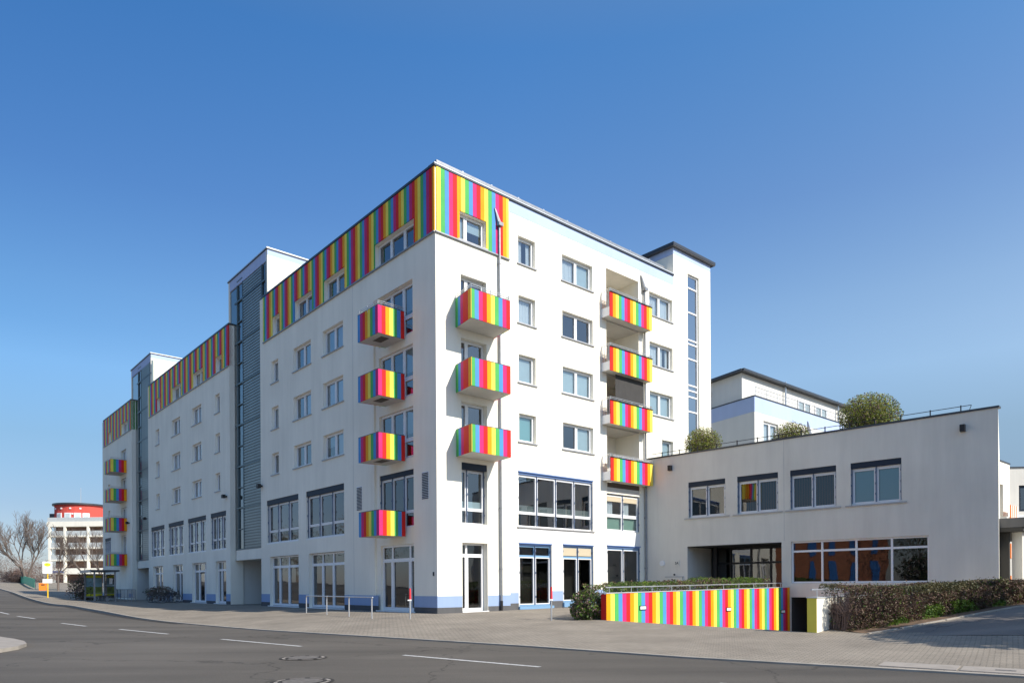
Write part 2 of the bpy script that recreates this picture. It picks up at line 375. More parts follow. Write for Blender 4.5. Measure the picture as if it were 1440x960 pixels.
# ramp floor
mb=MB(); z0=-.10
pts=[(0,.0),(1.2,-.22),(3.5,-.75),(8,-1.5),(12,-1.95),(19,-2.0)]
for (s0,za),(s1,zb) in zip(pts,pts[1:]):
    A=(W0[0]+(HOLE[3][0]-W0[0]), W0[1]+(HOLE[3][1]-W0[1]))
    def lerp(s): 
        l=(W0[0]+dV[0]*s,W0[1]+dV[1]*s); r=(HOLE[3][0]+dW[0]*s*1.06,HOLE[3][1]+dW[1]*s*1.06); return l,r
    l0,r0=lerp(s0); l1,r1=lerp(s1)
    e0=zs(*l0) if s0==0 else za; f0=zs(*r0) if s0==0 else za
    mb.poly([(l0[0],l0[1],e0-.002),(r0[0],r0[1],f0-.002),(r1[0],r1[1],zb),(l1[0],l1[1],zb)],M['paving'])
tag(mb.build('ramp'),kind='structure')
gl=MB(); g0=offs(KS,-.34); g1=offs(KS,-.01)  # dark dirt strip, its tone also standing in for the kerb face's shade
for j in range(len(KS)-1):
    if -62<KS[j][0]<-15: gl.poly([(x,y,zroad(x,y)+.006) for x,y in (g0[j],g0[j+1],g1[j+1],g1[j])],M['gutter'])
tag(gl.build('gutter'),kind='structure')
EA=[(9.15,18.45),(10.5,18.9),(12.2,19.85),(13.9,20.85),(15.6,21.8),(17.6,22.75),(19.8,23.75),(23,25.2),(30,29)]
EB=[(9.2,18.42),(10.3,17.7),(11.9,16.5),(13.5,15.3),(15.5,14.0),(18,12.5),(22,11),(28,10),(38,10)]
pm=MB()
for i in range(len(EA)-1):
    for k in range(14):
        u,v=k/14,(k+1)/14; f=lambda A,B,t:(A[0]+(B[0]-A[0])*t,A[1]+(B[1]-A[1])*t)
        q=[f(EA[i],EB[i],u),f(EA[i+1],EB[i+1],u),f(EA[i+1],EB[i+1],v),f(EA[i],EB[i],v)]
        pm.poly([(x,y,zs(x,y)+.009) for x,y in q],M['path'])
tag(pm.build('path'),kind='structure')
# lane markings
def mark(a,b,w=.12):
    n=8; dx,dy=b[0]-a[0],b[1]-a[1]; L=math.hypot(dx,dy); nx,ny=-dy/L*w/2,dx/L*w/2
    mb=MB()
    for k in range(n):
        u,v=k/n,(k+1)/n; p=(a[0]+dx*u,a[1]+dy*u); q=(a[0]+dx*v,a[1]+dy*v)
        mb.poly([(x,y,zroad(x,y)+.006) for x,y in ((p[0]-nx,p[1]-ny),(q[0]-nx,q[1]-ny),(q[0]+nx,q[1]+ny),(p[0]+nx,p[1]+ny))],M['marking'])
    return tag(mb.build('lane_marking'),kind='structure')
for a,b in (((-29.7,41.4),(-27.4,38.9)),((-25.4,36.7),(-22.9,34.3)),((-19.3,30.6),(-17.0,28.5)),((-14.61,26.58),(-11.56,24.01)),((-8.81,21.65),(-5.59,18.91)),((-2.49,16.34),(.53,13.83)),((3.3,11.4),(6.4,8.85)),((-36,48.5),(-33.4,45.6))): mark(a,b)
# opposite pavement corner
isl=[(-15.6,21.8),(-14.6,20.95),(-13.7,20.05),(-13.05,19.2),(-12.65,18.3),(-12.5,17.5),(-12.6,16.6),(-12.95,15.6),(-14.5,12.6),(-22,0),(-60,-20),(-90,10),(-60,50),(-38,44),(-24,31)]
mb=MB(); mb.prism(isl,-.7,-.25,M['slabs'],M['kerb']); tag(mb.build('far_pavement',recalc=True),kind='structure')
# concrete gutter slabs by the kerb at the right
for q0,q1 in ((.0,1.25),(1.30,2.55),(2.6,3.9)):
    mb=MB(); a=(6.75,13.25); dx,dy=(.79,-.613); n=(.613,.79)
    P=[(a[0]+dx*s+n[0]*v,a[1]+dy*s+n[1]*v) for s,v in ((q0,.12),(q1,.12),(q1,.78),(q0,.78))]
    mb.hexa([(x,y,zs(x,y)-.1) for x,y in P],[(x,y,zs(x,y)+.012) for x,y in P],M['slabs'])
    if q0==1.30:
        P=[(a[0]+dx*s+n[0]*v,a[1]+dy*s+n[1]*v) for s,v in ((1.8,.38),(2.1,.38),(2.1,.5),(1.8,.5))]
        mb.hexa([(x,y,zs(x,y)) for x,y in P],[(x,y,zs(x,y)+.016) for x,y in P],M['iron'])
    tag(mb.build('gutter_slab'),kind='structure')
# manholes
for i,(x,y) in enumerate(((-4.63,15.84),(-3.5,11.91))):
    z=zroad(x,y); mb=MB(); n=32
    for r0,r1,h,m in ((.42,.52,.008,M['gutter']),(.40,.46,.010,M['slabs']),(.33,.40,.012,M['gutter'])):
        for k in range(n):
            a,b=2*math.pi*k/n,2*math.pi*(k+1)/n
            if m is M['slabs'] and k%4==0: continue
            mb.poly([(x+math.cos(a)*r0,y+math.sin(a)*r0,z+h),(x+math.cos(b)*r0,y+math.sin(b)*r0,z+h),(x+math.cos(b)*r1,y+math.sin(b)*r1,z+h),(x+math.cos(a)*r1,y+math.sin(a)*r1,z+h)],m)
    mb.poly([(x+math.cos(2*math.pi*k/n)*.33,y+math.sin(2*math.pi*k/n)*.33,z+.014) for k in range(n)],M['iron'])
    tag(mb.build('manhole_cover'),['round manhole cover in the road beyond the nearest one, further from the camera','round manhole cover in the road at the bottom edge of the picture'][i],'manhole','manhole covers in the road')
# ------------------------------------------------------------------ building parts
def wall(mb, fr, t0, t1, z0, z1, holes, depth, m, mrev=None, p=0):
    """front sheet with rectangular openings and their reveals"""
    mrev=mrev or m
    ts=sorted({t0,t1,*[h[0] for h in holes],*[h[1] for h in holes]}); zz=sorted({z0,z1,*[h[2] for h in holes],*[h[3] for h in holes]})
    ts=[t for t in ts if t0<=t<=t1]; zz=[z for z in zz if z0<=z<=z1]
    for a,b in zip(ts,ts[1:]):
        # merge vertically
        run=None
        for c,d in zip(zz,zz[1:]):
            tm,zm=(a+b)/2,(c+d)/2
            inside=any(h[0]<tm<h[1] and h[2]<zm<h[3] for h in holes)
            if not inside:
                if run is None: run=[c,d]
                else: run[1]=d
            if inside or d==zz[-1]:
                if run: mb.poly([fr.w(a,p,run[0]),fr.w(b,p,run[0]),fr.w(b,p,run[1]),fr.w(a,p,run[1])],m); run=None
    for h in holes:
        dp=h[4] if len(h)>4 else depth
        a,b,c,d=h[:4]; q=p-dp
        mb.poly([fr.w(a,p,c),fr.w(a,q,c),fr.w(a,q,d),fr.w(a,p,d)],mrev); mb.poly([fr.w(b,p,c),fr.w(b,q,c),fr.w(b,q,d),fr.w(b,p,d)],mrev)
        mb.poly([fr.w(a,p,c),fr.w(b,p,c),fr.w(b,q,c),fr.w(a,q,c)],mrev); mb.poly([fr.w(a,p,d),fr.w(b,p,d),fr.w(b,q,d),fr.w(a,q,d)],mrev)
def curtain_mesh(mb, fr, a, b, z0, z1, p, m, amp=.02, n=None):
    n=n or max(6,int((b-a)/.045)); ph=random.random()*6
    pts=[(a+(b-a)*k/n, p+amp*math.sin(k*1.9+ph)+amp*.5*math.sin(k*.7+ph)) for k in range(n+1)]
    for (ta,pa),(tb,pb) in zip(pts,pts[1:]): mb.poly([fr.w(ta,pa,z0),fr.w(tb,pb,z0),fr.w(tb,pb,z1),fr.w(ta,pa,z1)],m)
def window(root, fr, t0, t1, z0, z1, cols=2, trans=None, depth=.17, fm=None, fw=.07, sill=True, cover=None, gm=None, shutter=0, rails=False, sash=True, tsplit=None, name='window', label=None, back=True, sx=.09):
    fm=fm or M['frame']; gm=gm or M['glass']; sm=M['frame'] if fm is M.get('framebl') else fm; f=MB(); p0,p1=-depth-.07,-depth
    ztop=z1-shutter
    if isinstance(cols,int): cs=[t0+(t1-t0)*k/cols for k in range(cols+1)]
    else: cs=[t0]+list(cols)+[t1]
    e=.004
    f.box(fr,t0+e,t0+fw,p0,p1,z0+e,ztop-e,fm); f.box(fr,t1-fw,t1-e,p0,p1,z0+e,ztop-e,fm)
    f.box(fr,t0+fw,t1-fw,p0,p1,z0+e,z0+fw,fm); f.box(fr,t0+fw,t1-fw,p0,p1,ztop-fw,ztop-e,fm)
    for c in cs[1:-1]: f.box(fr,c-fw*.55,c+fw*.55,p0,p1+.004,z0+fw,ztop-fw,fm)
    tr=[] if trans is None else ([trans] if not isinstance(trans,(list,tuple)) else list(trans))
    for k in range(len(cs)-1):
        a=cs[k]+(fw if k==0 else fw*.55); b=cs[k+1]-(fw if k==len(cs)-2 else fw*.55)
        for z in tr: f.box(fr,a,b,p0,p1+.002,z-fw*.6,z+fw*.6,fm)
        zz=[z0+fw]+[z for z in tr]+[ztop-fw]
        for j in range(len(zz)-1):
            c=zz[j]+(fw*.6 if j>0 else 0); d=zz[j+1]-(fw*.6 if j<len(zz)-2 else 0)
            if sash and d-c>.7:
                s=.045; q0,q1=p0+.01,p1+.018
                f.box(fr,a,a+s,q0,q1,c,d,sm); f.box(fr,b-s,b,q0,q1,c,d,sm); f.box(fr,a+s,b-s,q0,q1,c,c+s,sm); f.box(fr,a+s,b-s,q0,q1,d-s,d,sm)
    if shutter:
        f.box(fr,t0+e,t1-e,p0,-.03,ztop,z1-e,M['shutter'] if rails!='light' else M['shutlt'])
        if rails=='light': f.box(fr,t0-.02,t1+.02,-.05,.05,z1-.05,z1-.002,M['shutlt'])
    if rails:
        for c in cs:
            cc=min(max(c,t0+.03),t1-.03); f.box(fr,cc-.018,cc+.018,p1+.02,p1+.06,z0+fw,ztop-.01,M['framegr'])
            for zb in (z0+.45,z0+(ztop-z0)*.55,ztop-.25): f.box(fr,cc-.03,cc+.03,p1+.055,p1+.085,zb-.05,zb+.05,M['framegr'])
    w=f.build(name,root)
    if label: w['label']=label
    g=MB(); pg=-depth-.045; g.pane(fr,t0+.03,t1-.03,pg,z0+.03,ztop-.03,gm); 
    g.build('pane',w)
    if sill:
        s=MB(); s.box(fr,t0-sx,t1+sx,-depth+.0,.07,z0-.06,z0-.003,M['sill']); s.build('sill',w)
    if cover:
        cv=MB()
        for k,code in enumerate(cover):
            a,b=cs[k]+fw*.6,cs[k+1]-fw*.6; q=-depth-.15
            zlo=z0+.02
            if tr and code.isupper() and len(tr)==1 and tr[0]<(z0+z1)/2: zlo=tr[0]
            if code=='C': curtain_mesh(cv,fr,a,b,zlo,ztop,q,M['curtain'])
            if code=='c': curtain_mesh(cv,fr,a,a+(b-a)*.42,zlo,ztop,q,M['curtain']); curtain_mesh(cv,fr,b-(b-a)*.3,b,zlo,ztop,q,M['curtain'])
            if code=='B': cv.poly([fr.w(a,q+.04,zlo),fr.w(b,q+.04,zlo),fr.w(b,q+.04,ztop),fr.w(a,q+.04,ztop)],M['blind'])
            if code=='T': cv.poly([fr.w(a,q+.04,zlo),fr.w(b,q+.04,zlo),fr.w(b,q+.04,ztop),fr.w(a,q+.04,ztop)],M['teal'])
            if code=='h': cv.poly([fr.w(a,q+.04,z0+(ztop-z0)*.5),fr.w(b,q+.04,z0+(ztop-z0)*.5),fr.w(b,q+.04,ztop),fr.w(a,q+.04,ztop)],M['blind'])
            if code=='l': zl=tr[0]+.04; cv.poly([fr.w(a,q+.04,zl),fr.w(b,q+.04,zl),fr.w(b,q+.04,zl+.36),fr.w(a,q+.04,zl+.36)],M['blind'])
            if code=='f': cv.poly([fr.w(a,q+.04,z0+.02),fr.w(b,q+.04,z0+.02),fr.w(b,q+.04,tr[0]),fr.w(a,q+.04,tr[0])],M['frost']); curtain_mesh(cv,fr,a,a+(b-a)*.55,tr[0],ztop,q,M['curtain'])
            if code=='g':
                curtain_mesh(cv,fr,a,b,z0+(ztop-z0)*.0,z0+(ztop-z0)*.45,q,M['curtain'])
            if code=='V':
                n=int((b-a)/.11)
                for j in range(n):
                    u=a+(b-a)*(j+.1)/n; cv.poly([fr.w(u,q,zlo),fr.w(u+.055,q-.03,zlo),fr.w(u+.055,q-.03,ztop),fr.w(u,q,ztop)],M['brownslat'])
        if cv.f: cv.build('blind' if any(c in 'BTVhl' for c in cover) else 'curtain',w)
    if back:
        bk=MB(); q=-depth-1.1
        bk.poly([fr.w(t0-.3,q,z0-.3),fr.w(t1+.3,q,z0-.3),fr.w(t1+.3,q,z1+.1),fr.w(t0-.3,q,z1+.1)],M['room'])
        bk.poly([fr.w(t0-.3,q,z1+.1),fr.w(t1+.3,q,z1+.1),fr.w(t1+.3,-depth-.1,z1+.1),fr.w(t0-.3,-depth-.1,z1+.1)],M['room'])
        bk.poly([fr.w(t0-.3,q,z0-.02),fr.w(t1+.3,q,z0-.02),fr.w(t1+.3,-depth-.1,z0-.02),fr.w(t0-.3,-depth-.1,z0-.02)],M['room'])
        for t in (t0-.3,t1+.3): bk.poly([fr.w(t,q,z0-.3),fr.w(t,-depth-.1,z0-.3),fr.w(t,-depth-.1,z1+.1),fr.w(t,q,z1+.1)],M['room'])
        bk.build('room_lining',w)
    return w
M['brownslat']=mat('vertical_slats',(.30,.17,.12),.8)
SEQ='YGBPRO'
def stripes(mb, fr, t0, t1, z0, z1, start, wid, seq, wins=(), p0=0.002, p1=.05, first=None):
    """vertical coloured boards; start = where the first board of seq begins"""
    br={t0,t1}
    k=math.floor((t0-start)/wid)
    while start+k*wid<t1:
        x=start+k*wid
        if x>t0: br.add(x)
        k+=1
    for w in wins: br|={w[0],w[1]}
    br=sorted(b for b in br if t0<=b<=t1)
    for a,b in zip(br,br[1:]):
        if b-a<.004: continue
        c=seq[math.floor(((a+b)/2-start)/wid)%len(seq)]
        h=[w for w in wins if w[0]<(a+b)/2<w[1]]
        lo=z0
        if h:
            lo=h[0][3]
            if h[0][2]>z0+.02: mb.box(fr,a+.002,b-.002,p0,p1,z0,h[0][2],M['s'+c])
        mb.box(fr,a+.002,b-.002,p0,p1,lo,z1,M['s'+c])
bld=thing('apartment_building',(Pc[0],Pc[1],0),'long white apartment building with rainbow striped attic and balconies on the street corner','building')
base=bld
# --- right face (faces the ramp)
ROWS=[(16.62,17.93),(13.78,15.09),(10.93,12.27),(8.09,9.44)]
wins_R=[]
holes=[]; jobs=[]
def H(t0,t1,z0,z1,dep=.18,**k):
    holes.append((t0,t1,z0,z1,dep)); jobs.append((t0,t1,z0,z1,dep,k))
H(1.30,2.83,16.66,17.90,.2,cols=[1.78],cover='Bh')
for (a,b),cv in zip(ROWS,('c','C','B','T')): H(4.82,5.92,a,b,cols=1,cover=cv)
for (a,b),cv in zip(ROWS,('CB','n.','BB','nB')): H(7.79,10.05,a,b,cols=2,cover=cv)
for (a,b),cv in zip(ROWS[:3],('CC','Cc','BB')): H(14.82,17.00,a,b,cols=2,cover=cv)
H(15.94,17.00,8.25,9.60,cols=1,cover='B')
for a,b in ((12.70,15.11),(9.86,12.28),(7.02,9.45)): H(1.37,2.84,a,b,.25,cols=[1.84],sill=False,cover='n.')
H(1.36,2.83,3.99,6.73,.28,cols=[1.82],trans=4.64,shutter=.28,rails=True,cover='ll',sill=False)
H(1.37,2.82,.06,3.14,.30,cols=[1.82],trans=2.60,sill=False,gm=M['glassdk'],fw=.09)
H(4.74,9.98,4.02,6.68,.12,cols=[6.02,7.32,8.64],trans=4.68,shutter=.14,rails='light',cover='llll',gm=M['glasssky'])
H(11.08,13.85,4.1,6.12,.12,cols=2,trans=4.95,shutter=.02,rails=True,cover='ff',sill=False)
H(4.76,6.94,.20,3.26,.10,cols=2,trans=2.62,fm=M['framebl'],rails='light',shutter=.12,sill=False,gm=M['glassdk'],fw=.08)
H(7.74,10.0,.34,3.29,.10,cols=2,trans=2.62,fm=M['framebl'],rails='light',shutter=.12,sill=False,gm=M['glassdk'],fw=.08,cover='..')
H(11.08,13.87,.40,3.34,.10,cols=2,fm=M['framebl'],rails='light',shutter=.14,sill=False,gm=M['glassdk'],fw=.09)
STRIP=(18.54,19.71,1.0,19.98)
logg=(11.13,13.85,6.18,18.18)
mb=MB()
h2=[h for h in holes]+[(logg[0],logg[1],logg[2],logg[3],1.7),(STRIP[0],STRIP[1],STRIP[2],STRIP[3],.15)]
wall(mb,FR,0,17.12,-.6,19.42,[h for h in h2 if h[1]<17.1],.18,M['white'])
wall(mb,FR,17.12,20.95,-.6,21.1,[h for h in h2 if h[0]>17.1],.18,M['white'])
# loggia back wall, slabs
mb.poly([FR.w(logg[0],-1.7,logg[2]),FR.w(logg[1],-1.7,logg[2]),FR.w(logg[1],-1.7,logg[3]),FR.w(logg[0],-1.7,logg[3])],M['white'])
for z in (15.35,12.5,9.68): mb.box(FR,logg[0]+.001,logg[1]-.001,-1.69,-.004,z-.02,z+.2,M['soffit'])
mb.box(FR,logg[0]+.001,logg[1]-.001,-1.69,-.004,6.19,6.45,M['soffit'])
mb.build('wall',bld)
for (t0,t1,z0,z1,dep,k) in jobs:
    nm='window'; lb=None
    w=window(bld,FR,t0,t1,z0,z1,depth=dep,name=nm,**k)
# beige roller tops / brown panels of the bay under the loggias, blue steps
mb=MB(); mb.box(FR,11.1,13.83,-.1,-.01,6.13,6.72,M['brown']); mb.build('spandrel_panel',bld)
mb=MB(); mb.box(FR,11.2,12.42,-.16,-.11,5.72,6.05,M['beige']); mb.box(FR,12.5,13.72,-.16,-.11,5.72,6.05,M['beige']); mb.build('awning',bld)
mb=MB(); mb.box(FR,7.84,8.82,-.15,-.10,2.7,3.12,M['beige']); mb.box(FR,8.92,9.92,-.15,-.10,2.7,3.12,M['beige']); mb.build('awning',bld)
mb=MB(); mb.box(FR,4.7,6.98,-.08,.12,.06,.2,M['framebl']); mb.build('door_step',bld)
mb=MB(); mb.box(FR,7.68,10.05,-.08,.14,.10,.34,M['framebl']); mb.build('door_step',bld)
mb=MB(); mb.box(FR,1.33,2.86,-.28,.06,-.05,.06,M['frame']); mb.build('door_step',bld)
# clapboard spandrels between first floor and ground floor windows
for a,b,z0,z1 in ((1.375,2.815,3.15,3.98),(4.77,9.97,3.36,3.93),(11.09,13.84,3.40,4.03)):
    mb=MB(); n=6
    for k in range(n): mb.box(FR,a,b,.002 if a>3 else -.2,.012 if a>3 else -.19,z0+(z1-z0)*k/n+.006,z0+(z1-z0)*(k+1)/n-.006,M['frame'])
    if a>3: mb.build('spandrel_boards',bld)
# stair strip in the tower
zt=STRIP[3]; tr=[]
z=19.98
mbz=[19.36,17.75,15.9,15.35,14.75,13.1,12.75]
tr=[19.2,17.72,16.05,15.80,14.9,13.3,12.98,12.6,11.7,10.2,9.95,9.2,7.9]
window(bld,FR,18.56,19.69,6.5,19.96,cols=1,trans=tr,depth=.1,fm=M['frame'],fw=.07,sill=False,gm=M['glasstrip'],label='tall narrow stair window in the right-hand tower',sash=False)
# loggia doors
for z0 in (15.6,12.75,9.9,6.5):
    window(bld,Frame(FR.w(0,-1.66,0)[:2],dR,nR),11.9,13.3,z0+.02,z0+2.25,cols=2,depth=.0,sill=False,name='balcony_door',back=False,cover='..')
# cladding right face
mb=MB(); stripes(mb,FR,0.055,4.2,16.6,19.40,.27-.2225,.2225,'YGBPRO',wins=[(1.30,2.83,16.66,17.90)]); mb.build('striped_cladding',bld)
mb=MB(); mb.box(FR,-.02,4.24,.0,.09,16.54,16.595,M['zinc']); mb.build('ledge',bld)
mb=MB(); mb.box(FR,4.2,17.12,.002,.008,18.86,19.42,M['paleblue']); mb.build('blue_band',bld)
mb=MB(); mb.box(FR,17.125,20.95,.002,.008,20.75,21.1,M['paleblue']); mb.build('blue_band',bld)
# coping
mb=MB(); mb.box(FR,-.06,17.118,-.35,.075,19.42,19.50,M['coping']); mb.box(FR,-.06,17.118,-.33,.06,19.50,19.56,M['copinglt']); mb.build('coping',bld)
mb=MB(); mb.box(FR,.5,9.0,-1.1,-.57,19.41,19.98,M['coping']); mb.box(FR,9.0,16.95,-1.1,-.57,19.41,19.98,M['white']); mb.box(FR,.45,16.95,-1.15,-.50,19.98,20.09,M['zinc']); 
for k in range(9): mb.box(FR,1.9+k*1.7,1.98+k*1.7,-.62,-.52,20.05,20.14,M['steel'])
mb.build('roof_edge',bld)
# plinth bands
def band(fr,segs,name,m,dz0,dz1,pr):
    for a,b,z in segs:
        mb=MB(); mb.box(fr,a,b,.002,pr,z+dz0,z+dz1,m); mb.build(name,bld)
segR=[(0,1.35,.26),(2.84,4.2,.26),(4.2,4.72,.36),(6.96,7.72,.42),(10.02,11.06,.46)]
band(FR,segR,'blue_plinth_band',M['blue'],0,.5,.010)
band(FR,segR,'grey_plinth',M['plinth'],-.8,-.002,.016)
# --- left face
holes=[];jobs=[]
B1=(0,19.35); B2=(24.8,45.4); B3=(51.2,63.7)
def lowbay(a,b,kind,c=3,ga=None,gb=None):
    jobs.append((a,b,3.92,6.60,.16,dict(cols=c,trans=4.62,shutter=.30,rails=True,cover=None,gm=M['glassdk'],sill=False)))
    holes.append((a,b,3.92,6.60,.16))
    ga=a if ga is None else ga; gb=b if gb is None else gb
    jobs.append((ga+.0,gb-.0,.06,3.06,.20,dict(cols=[ga+(gb-ga)*q for q in kind],trans=2.45,gm=M['glassdk'],fw=.085,sill=False)))
    holes.append((ga,gb,.0,3.07,.20))
# attic windows (in the cladding plane)
att=[(1.60,5.05,17.78,[2.7,3.87],'nn.'),(8.08,10.45,17.78,2,'C.'),(11.82,14.13,17.78,2,'..'),(16.22,17.35,17.78,1,'.')]
att2=[(26.2,27.5,17.75,1,'.'),(30.2,32.55,17.75,2,'.C'),(35.45,37.9,17.75,2,'C.'),(41.35,42.4,17.75,1,'C')]
att3=[(52.3,55.1,17.75,2,'.C'),(59.4,60.7,17.75,1,'C')]
for a,b,h,c,cv in att+att2+att3: H(a,b,16.62,h,.20,cols=c,cover=cv,sill=False)
LR=[(13.75,15.10),(10.9,12.26),(8.11,9.42)]
for (a,b),cv in zip(LR,('CB','CC','Ch')): H(8.37,10.67,a,b,cols=2,cover=cv)
for (a,b),cv in zip(LR,('B.','C.','..')): H(12.13,14.42,a,b,cols=2,cover=cv)
for (a,b),cv in zip(LR,('C','B','.')): H(16.56,17.60,a,b,cols=1,cover=cv)
for (a,b),cv in zip(LR,('.C','C.','.C')): H(30.75,32.95,a,b,cols=2,cover=cv); H(35.95,38.20,a,b,cols=2,cover=cv[::-1])
for a,b in LR: H(26.75,27.72,a,b,cols=1,cover='.'); H(41.85,42.95,a,b,cols=1,cover='C')
lowbay(8.35,12.85,[.38,.68],3,8.35,12.53); lowbay(13.85,18.45,[.42,.74],3,13.87,18.0)
lowbay(25.6,28.8,[.65],3,25.66,27.8); lowbay(29.8,34.1,[.25,.66],3,29.82,33.1); lowbay(35.15,39.3,[.5],3,35.5,38.1); lowbay(40.45,44.57,[.5],3,41.0,44.05)
# balcony column of block 3
for z in (12.75,9.9,6.95): H(53.35,55.5,z,z+2.3,.2,cols=2,sill=False,cover='.C')
H(53.35,55.5,3.6,6.5,.2,cols=2,sill=False,trans=4.3); 
for z in (11.4,8.6): H(60.2,61.2,z,z+.85,.2,cols=1)
H(60.0,62.8,4.3,6.55,.16,cols=3,rails=True,shutter=.25,fm=M['framebl'],sill=False)
G=(1.80,5.27)
mb=MB()
allh=list(holes)
wall(mb,FL,0,19.35,-.6,19.42,[h for h in allh if h[1]<19.35]+[(G[0],G[1],.0,15.12,.10)],.18,M['white'])
wall(mb,FL,24.8,45.4,-.6,19.42,[h for h in allh if 24.8<h[0]<45.4],.18,M['white'])
wall(mb,FL,51.2,63.7,-.6,19.42,[h for h in allh if h[0]>51.2],.18,M['white'])
# side returns, passages
for s in (19.35,24.8,45.4,51.2): mb.poly([FL.w(s,0,-.6),FL.w(s,-.9,-.6),FL.w(s,-.9,19.42),FL.w(s,0,19.42)],M['white'])
FLr=Frame(FL.w(0,-.10,0)[:2],dL,nL)   # recessed strip behind the corner balconies
GH=[(1.82,4.93,12.76,15.10,.12),(1.82,4.93,9.92,12.26,.12),(1.82,4.93,7.10,9.42,.12),(1.82,4.93,3.93,6.55,.12),(1.82,4.85,.06,3.15,.14)]
wall(mb,FLr,G[0]+.001,G[1]-.001,.0,15.12,GH,.12,M['white'])
mb.build('wall',bld)
for (t0,t1,z0,z1,dep,k) in jobs: window(bld,FL,t0,t1,z0,z1,depth=dep,**k)
for i,(a,b,c,d,dep) in enumerate(GH):
    if i<3: window(bld,FLr,a,b,c,d,cols=[2.86,3.9],trans=c+.86,depth=.12,sill=False,cover='h..')
    elif i==3: window(bld,FLr,a,b,c,d,cols=[2.86,3.9],trans=c+.70,depth=.12,sill=False,shutter=.22,rails=True,gm=M['glassdk'])
    else: window(bld,FLr,a,b,c,d,cols=[2.42,3.95],trans=2.45,depth=.10,sill=False,gm=M['glassdk'],fw=.10,name='entrance_door')
# door steps on the left face
for a,b in ((1.7,5.0),(8.3,12.6),(13.8,18.1),(25.6,27.9),(29.7,33.2)):
    mb=MB(); mb.box(FL,a,b,-.18,.12,-.04,.05,M['frame']); mb.build('door_step',bld)
mb=MB(); 
for a,b in ((8.37,12.83),(13.87,18.43),(25.62,28.78),(29.82,34.08),(35.17,39.28),(40.47,44.55)): mb.box(FL,a,b,-.10,.002,3.86,3.918,M['frame'])
mb.build('sill',bld)
# cladding on the left
def clad(a,b,wn,start,ret=None):
    mb=MB(); stripes(mb,FL,a,b,16.6,19.40,start,.2255,'ORPBGY',wins=[(w[0],w[1],16.6,w[2]) for w in wn]); 
    if ret: mb.box(FL,a-.05,a,-.32,.05,16.6,19.40,M['s'+ret])
    mb.build('striped_cladding',bld)
    mb=MB(); mb.box(FL,a-.02,b+.05,.0,.085,16.54,16.595,M['zinc']); mb.build('ledge',bld)
clad(.0,18.75,att,-.08); clad(24.85,44.95,att2,24.85-.27,'R'); clad(51.25,63.0,att3,51.25-.12,'G')
mb=MB(); mb.box(FL,-.054,18.82,-.35,.075,19.425,19.53,M['coping']); mb.build('coping',bld)
mb=MB(); mb.box(FL,24.76,45.0,-.35,.075,19.42,19.53,M['coping']); mb.build('coping',bld)
mb=MB(); mb.box(FL,51.16,63.1,-.35,.075,19.42,19.53,M['coping']); mb.build('coping',bld)
segL=[(0,1.8,.26),(4.93,8.34,.26),(12.54,13.86,.26),(18.01,19.35,.26),(24.8,25.65,.22),(27.81,29.8,.2),(33.12,35.48,.2),(38.12,40.98,.2),(44.07,45.4,.2)]
band(FL,segL,'blue_plinth_band',M['blue'],0,.5,.010)
band(FL,segL,'grey_plinth',M['plinth'],-.8,-.002,.016)
mb=MB(); mb.box(FL,51.2,52.6,.002,.012,.2,.62,M['blue']); mb.box(FL,55.6,63.7,.002,.012,.2,.62,M['blue']); mb.build('blue_plinth_band',bld)
for s in (7.33,):
    mb=MB(); mb.box(FL,s,s+.015,.001,.004,.8,16.5,M['sill']); mb.build('expansion_joint',bld)
# louvres
for a,b,z0,z1 in ((6.46,7.0,5.03,6.24),(.60,1.13,5.05,6.27)):
    mb=MB(); mb.box(FL,a,b,.001,.006,z0,z1,M['frame']); n=16
    for k in range(n): mb.box(FL,a+.03,b-.03,.006,.03,z0+.02+(z1-z0-.04)*k/n,z0+.02+(z1-z0-.04)*(k+.5)/n,M['shutter'])
    mb.build('vent_louvre',bld)
# body: roofs, back walls
mb=MB()
mb.box(FL,.02,19.33,-12,-.02,19.25,19.40,M['plinth']); mb.box(FL,24.82,45.38,-12,-.02,19.25,19.40,M['plinth']); mb.box(FL,51.22,63.68,-12,-.02,19.25,19.40,M['plinth'])
mb.box(FR,12.0,17.1,-12,-.02,19.26,19.41,M['plinth'])
mb.build('roof',bld)
mb=MB()
mb.box(FL,12.2,63.6,-12.3,-12,-.6,19.3,M['white']); mb.box(FL,63.4,63.69,-12,-.01,-.6,19.38,M['white'])
mb.box(FR,12.3,20.9,-12.3,-12,-.6,19.2,M['white']); mb.box(FR,20.65,20.93,-12,-.01,-.6,21.05,M['white'])
mb.box(FL,.02,19.34,-.4,-.25,16.5,19.25,M['room']); mb.build('rear_wall',bld)
mb=MB(); mb.box(FL,2.2,63,-11.9,-3.0,-.5,19.2,M['darkroom']); mb.box(FR,3.0,20.5,-11.9,-2.6,-.5,19.2,M['darkroom']); mb.build('interior_core',bld)
# tower at the right end
mb=MB(); mb.box(FR,17.13,17.16,-5,-.01,19.3,21.1,M['white']); mb.box(FR,17.13,20.93,-5,-4.8,19.3,21.1,M['white'])
mb.box(FR,17.105,17.128,-5,-.01,20.72,21.1,M['paleblue']); mb.build('tower_wall',bld)
mb=MB(); mb.box(FR,16.88,21.19,-5.3,.20,21.1,21.15,M['plinth']); mb.box(FR,16.86,21.21,-5.32,.22,21.15,21.32,M['coping']); mb.build('tower_roof',bld)
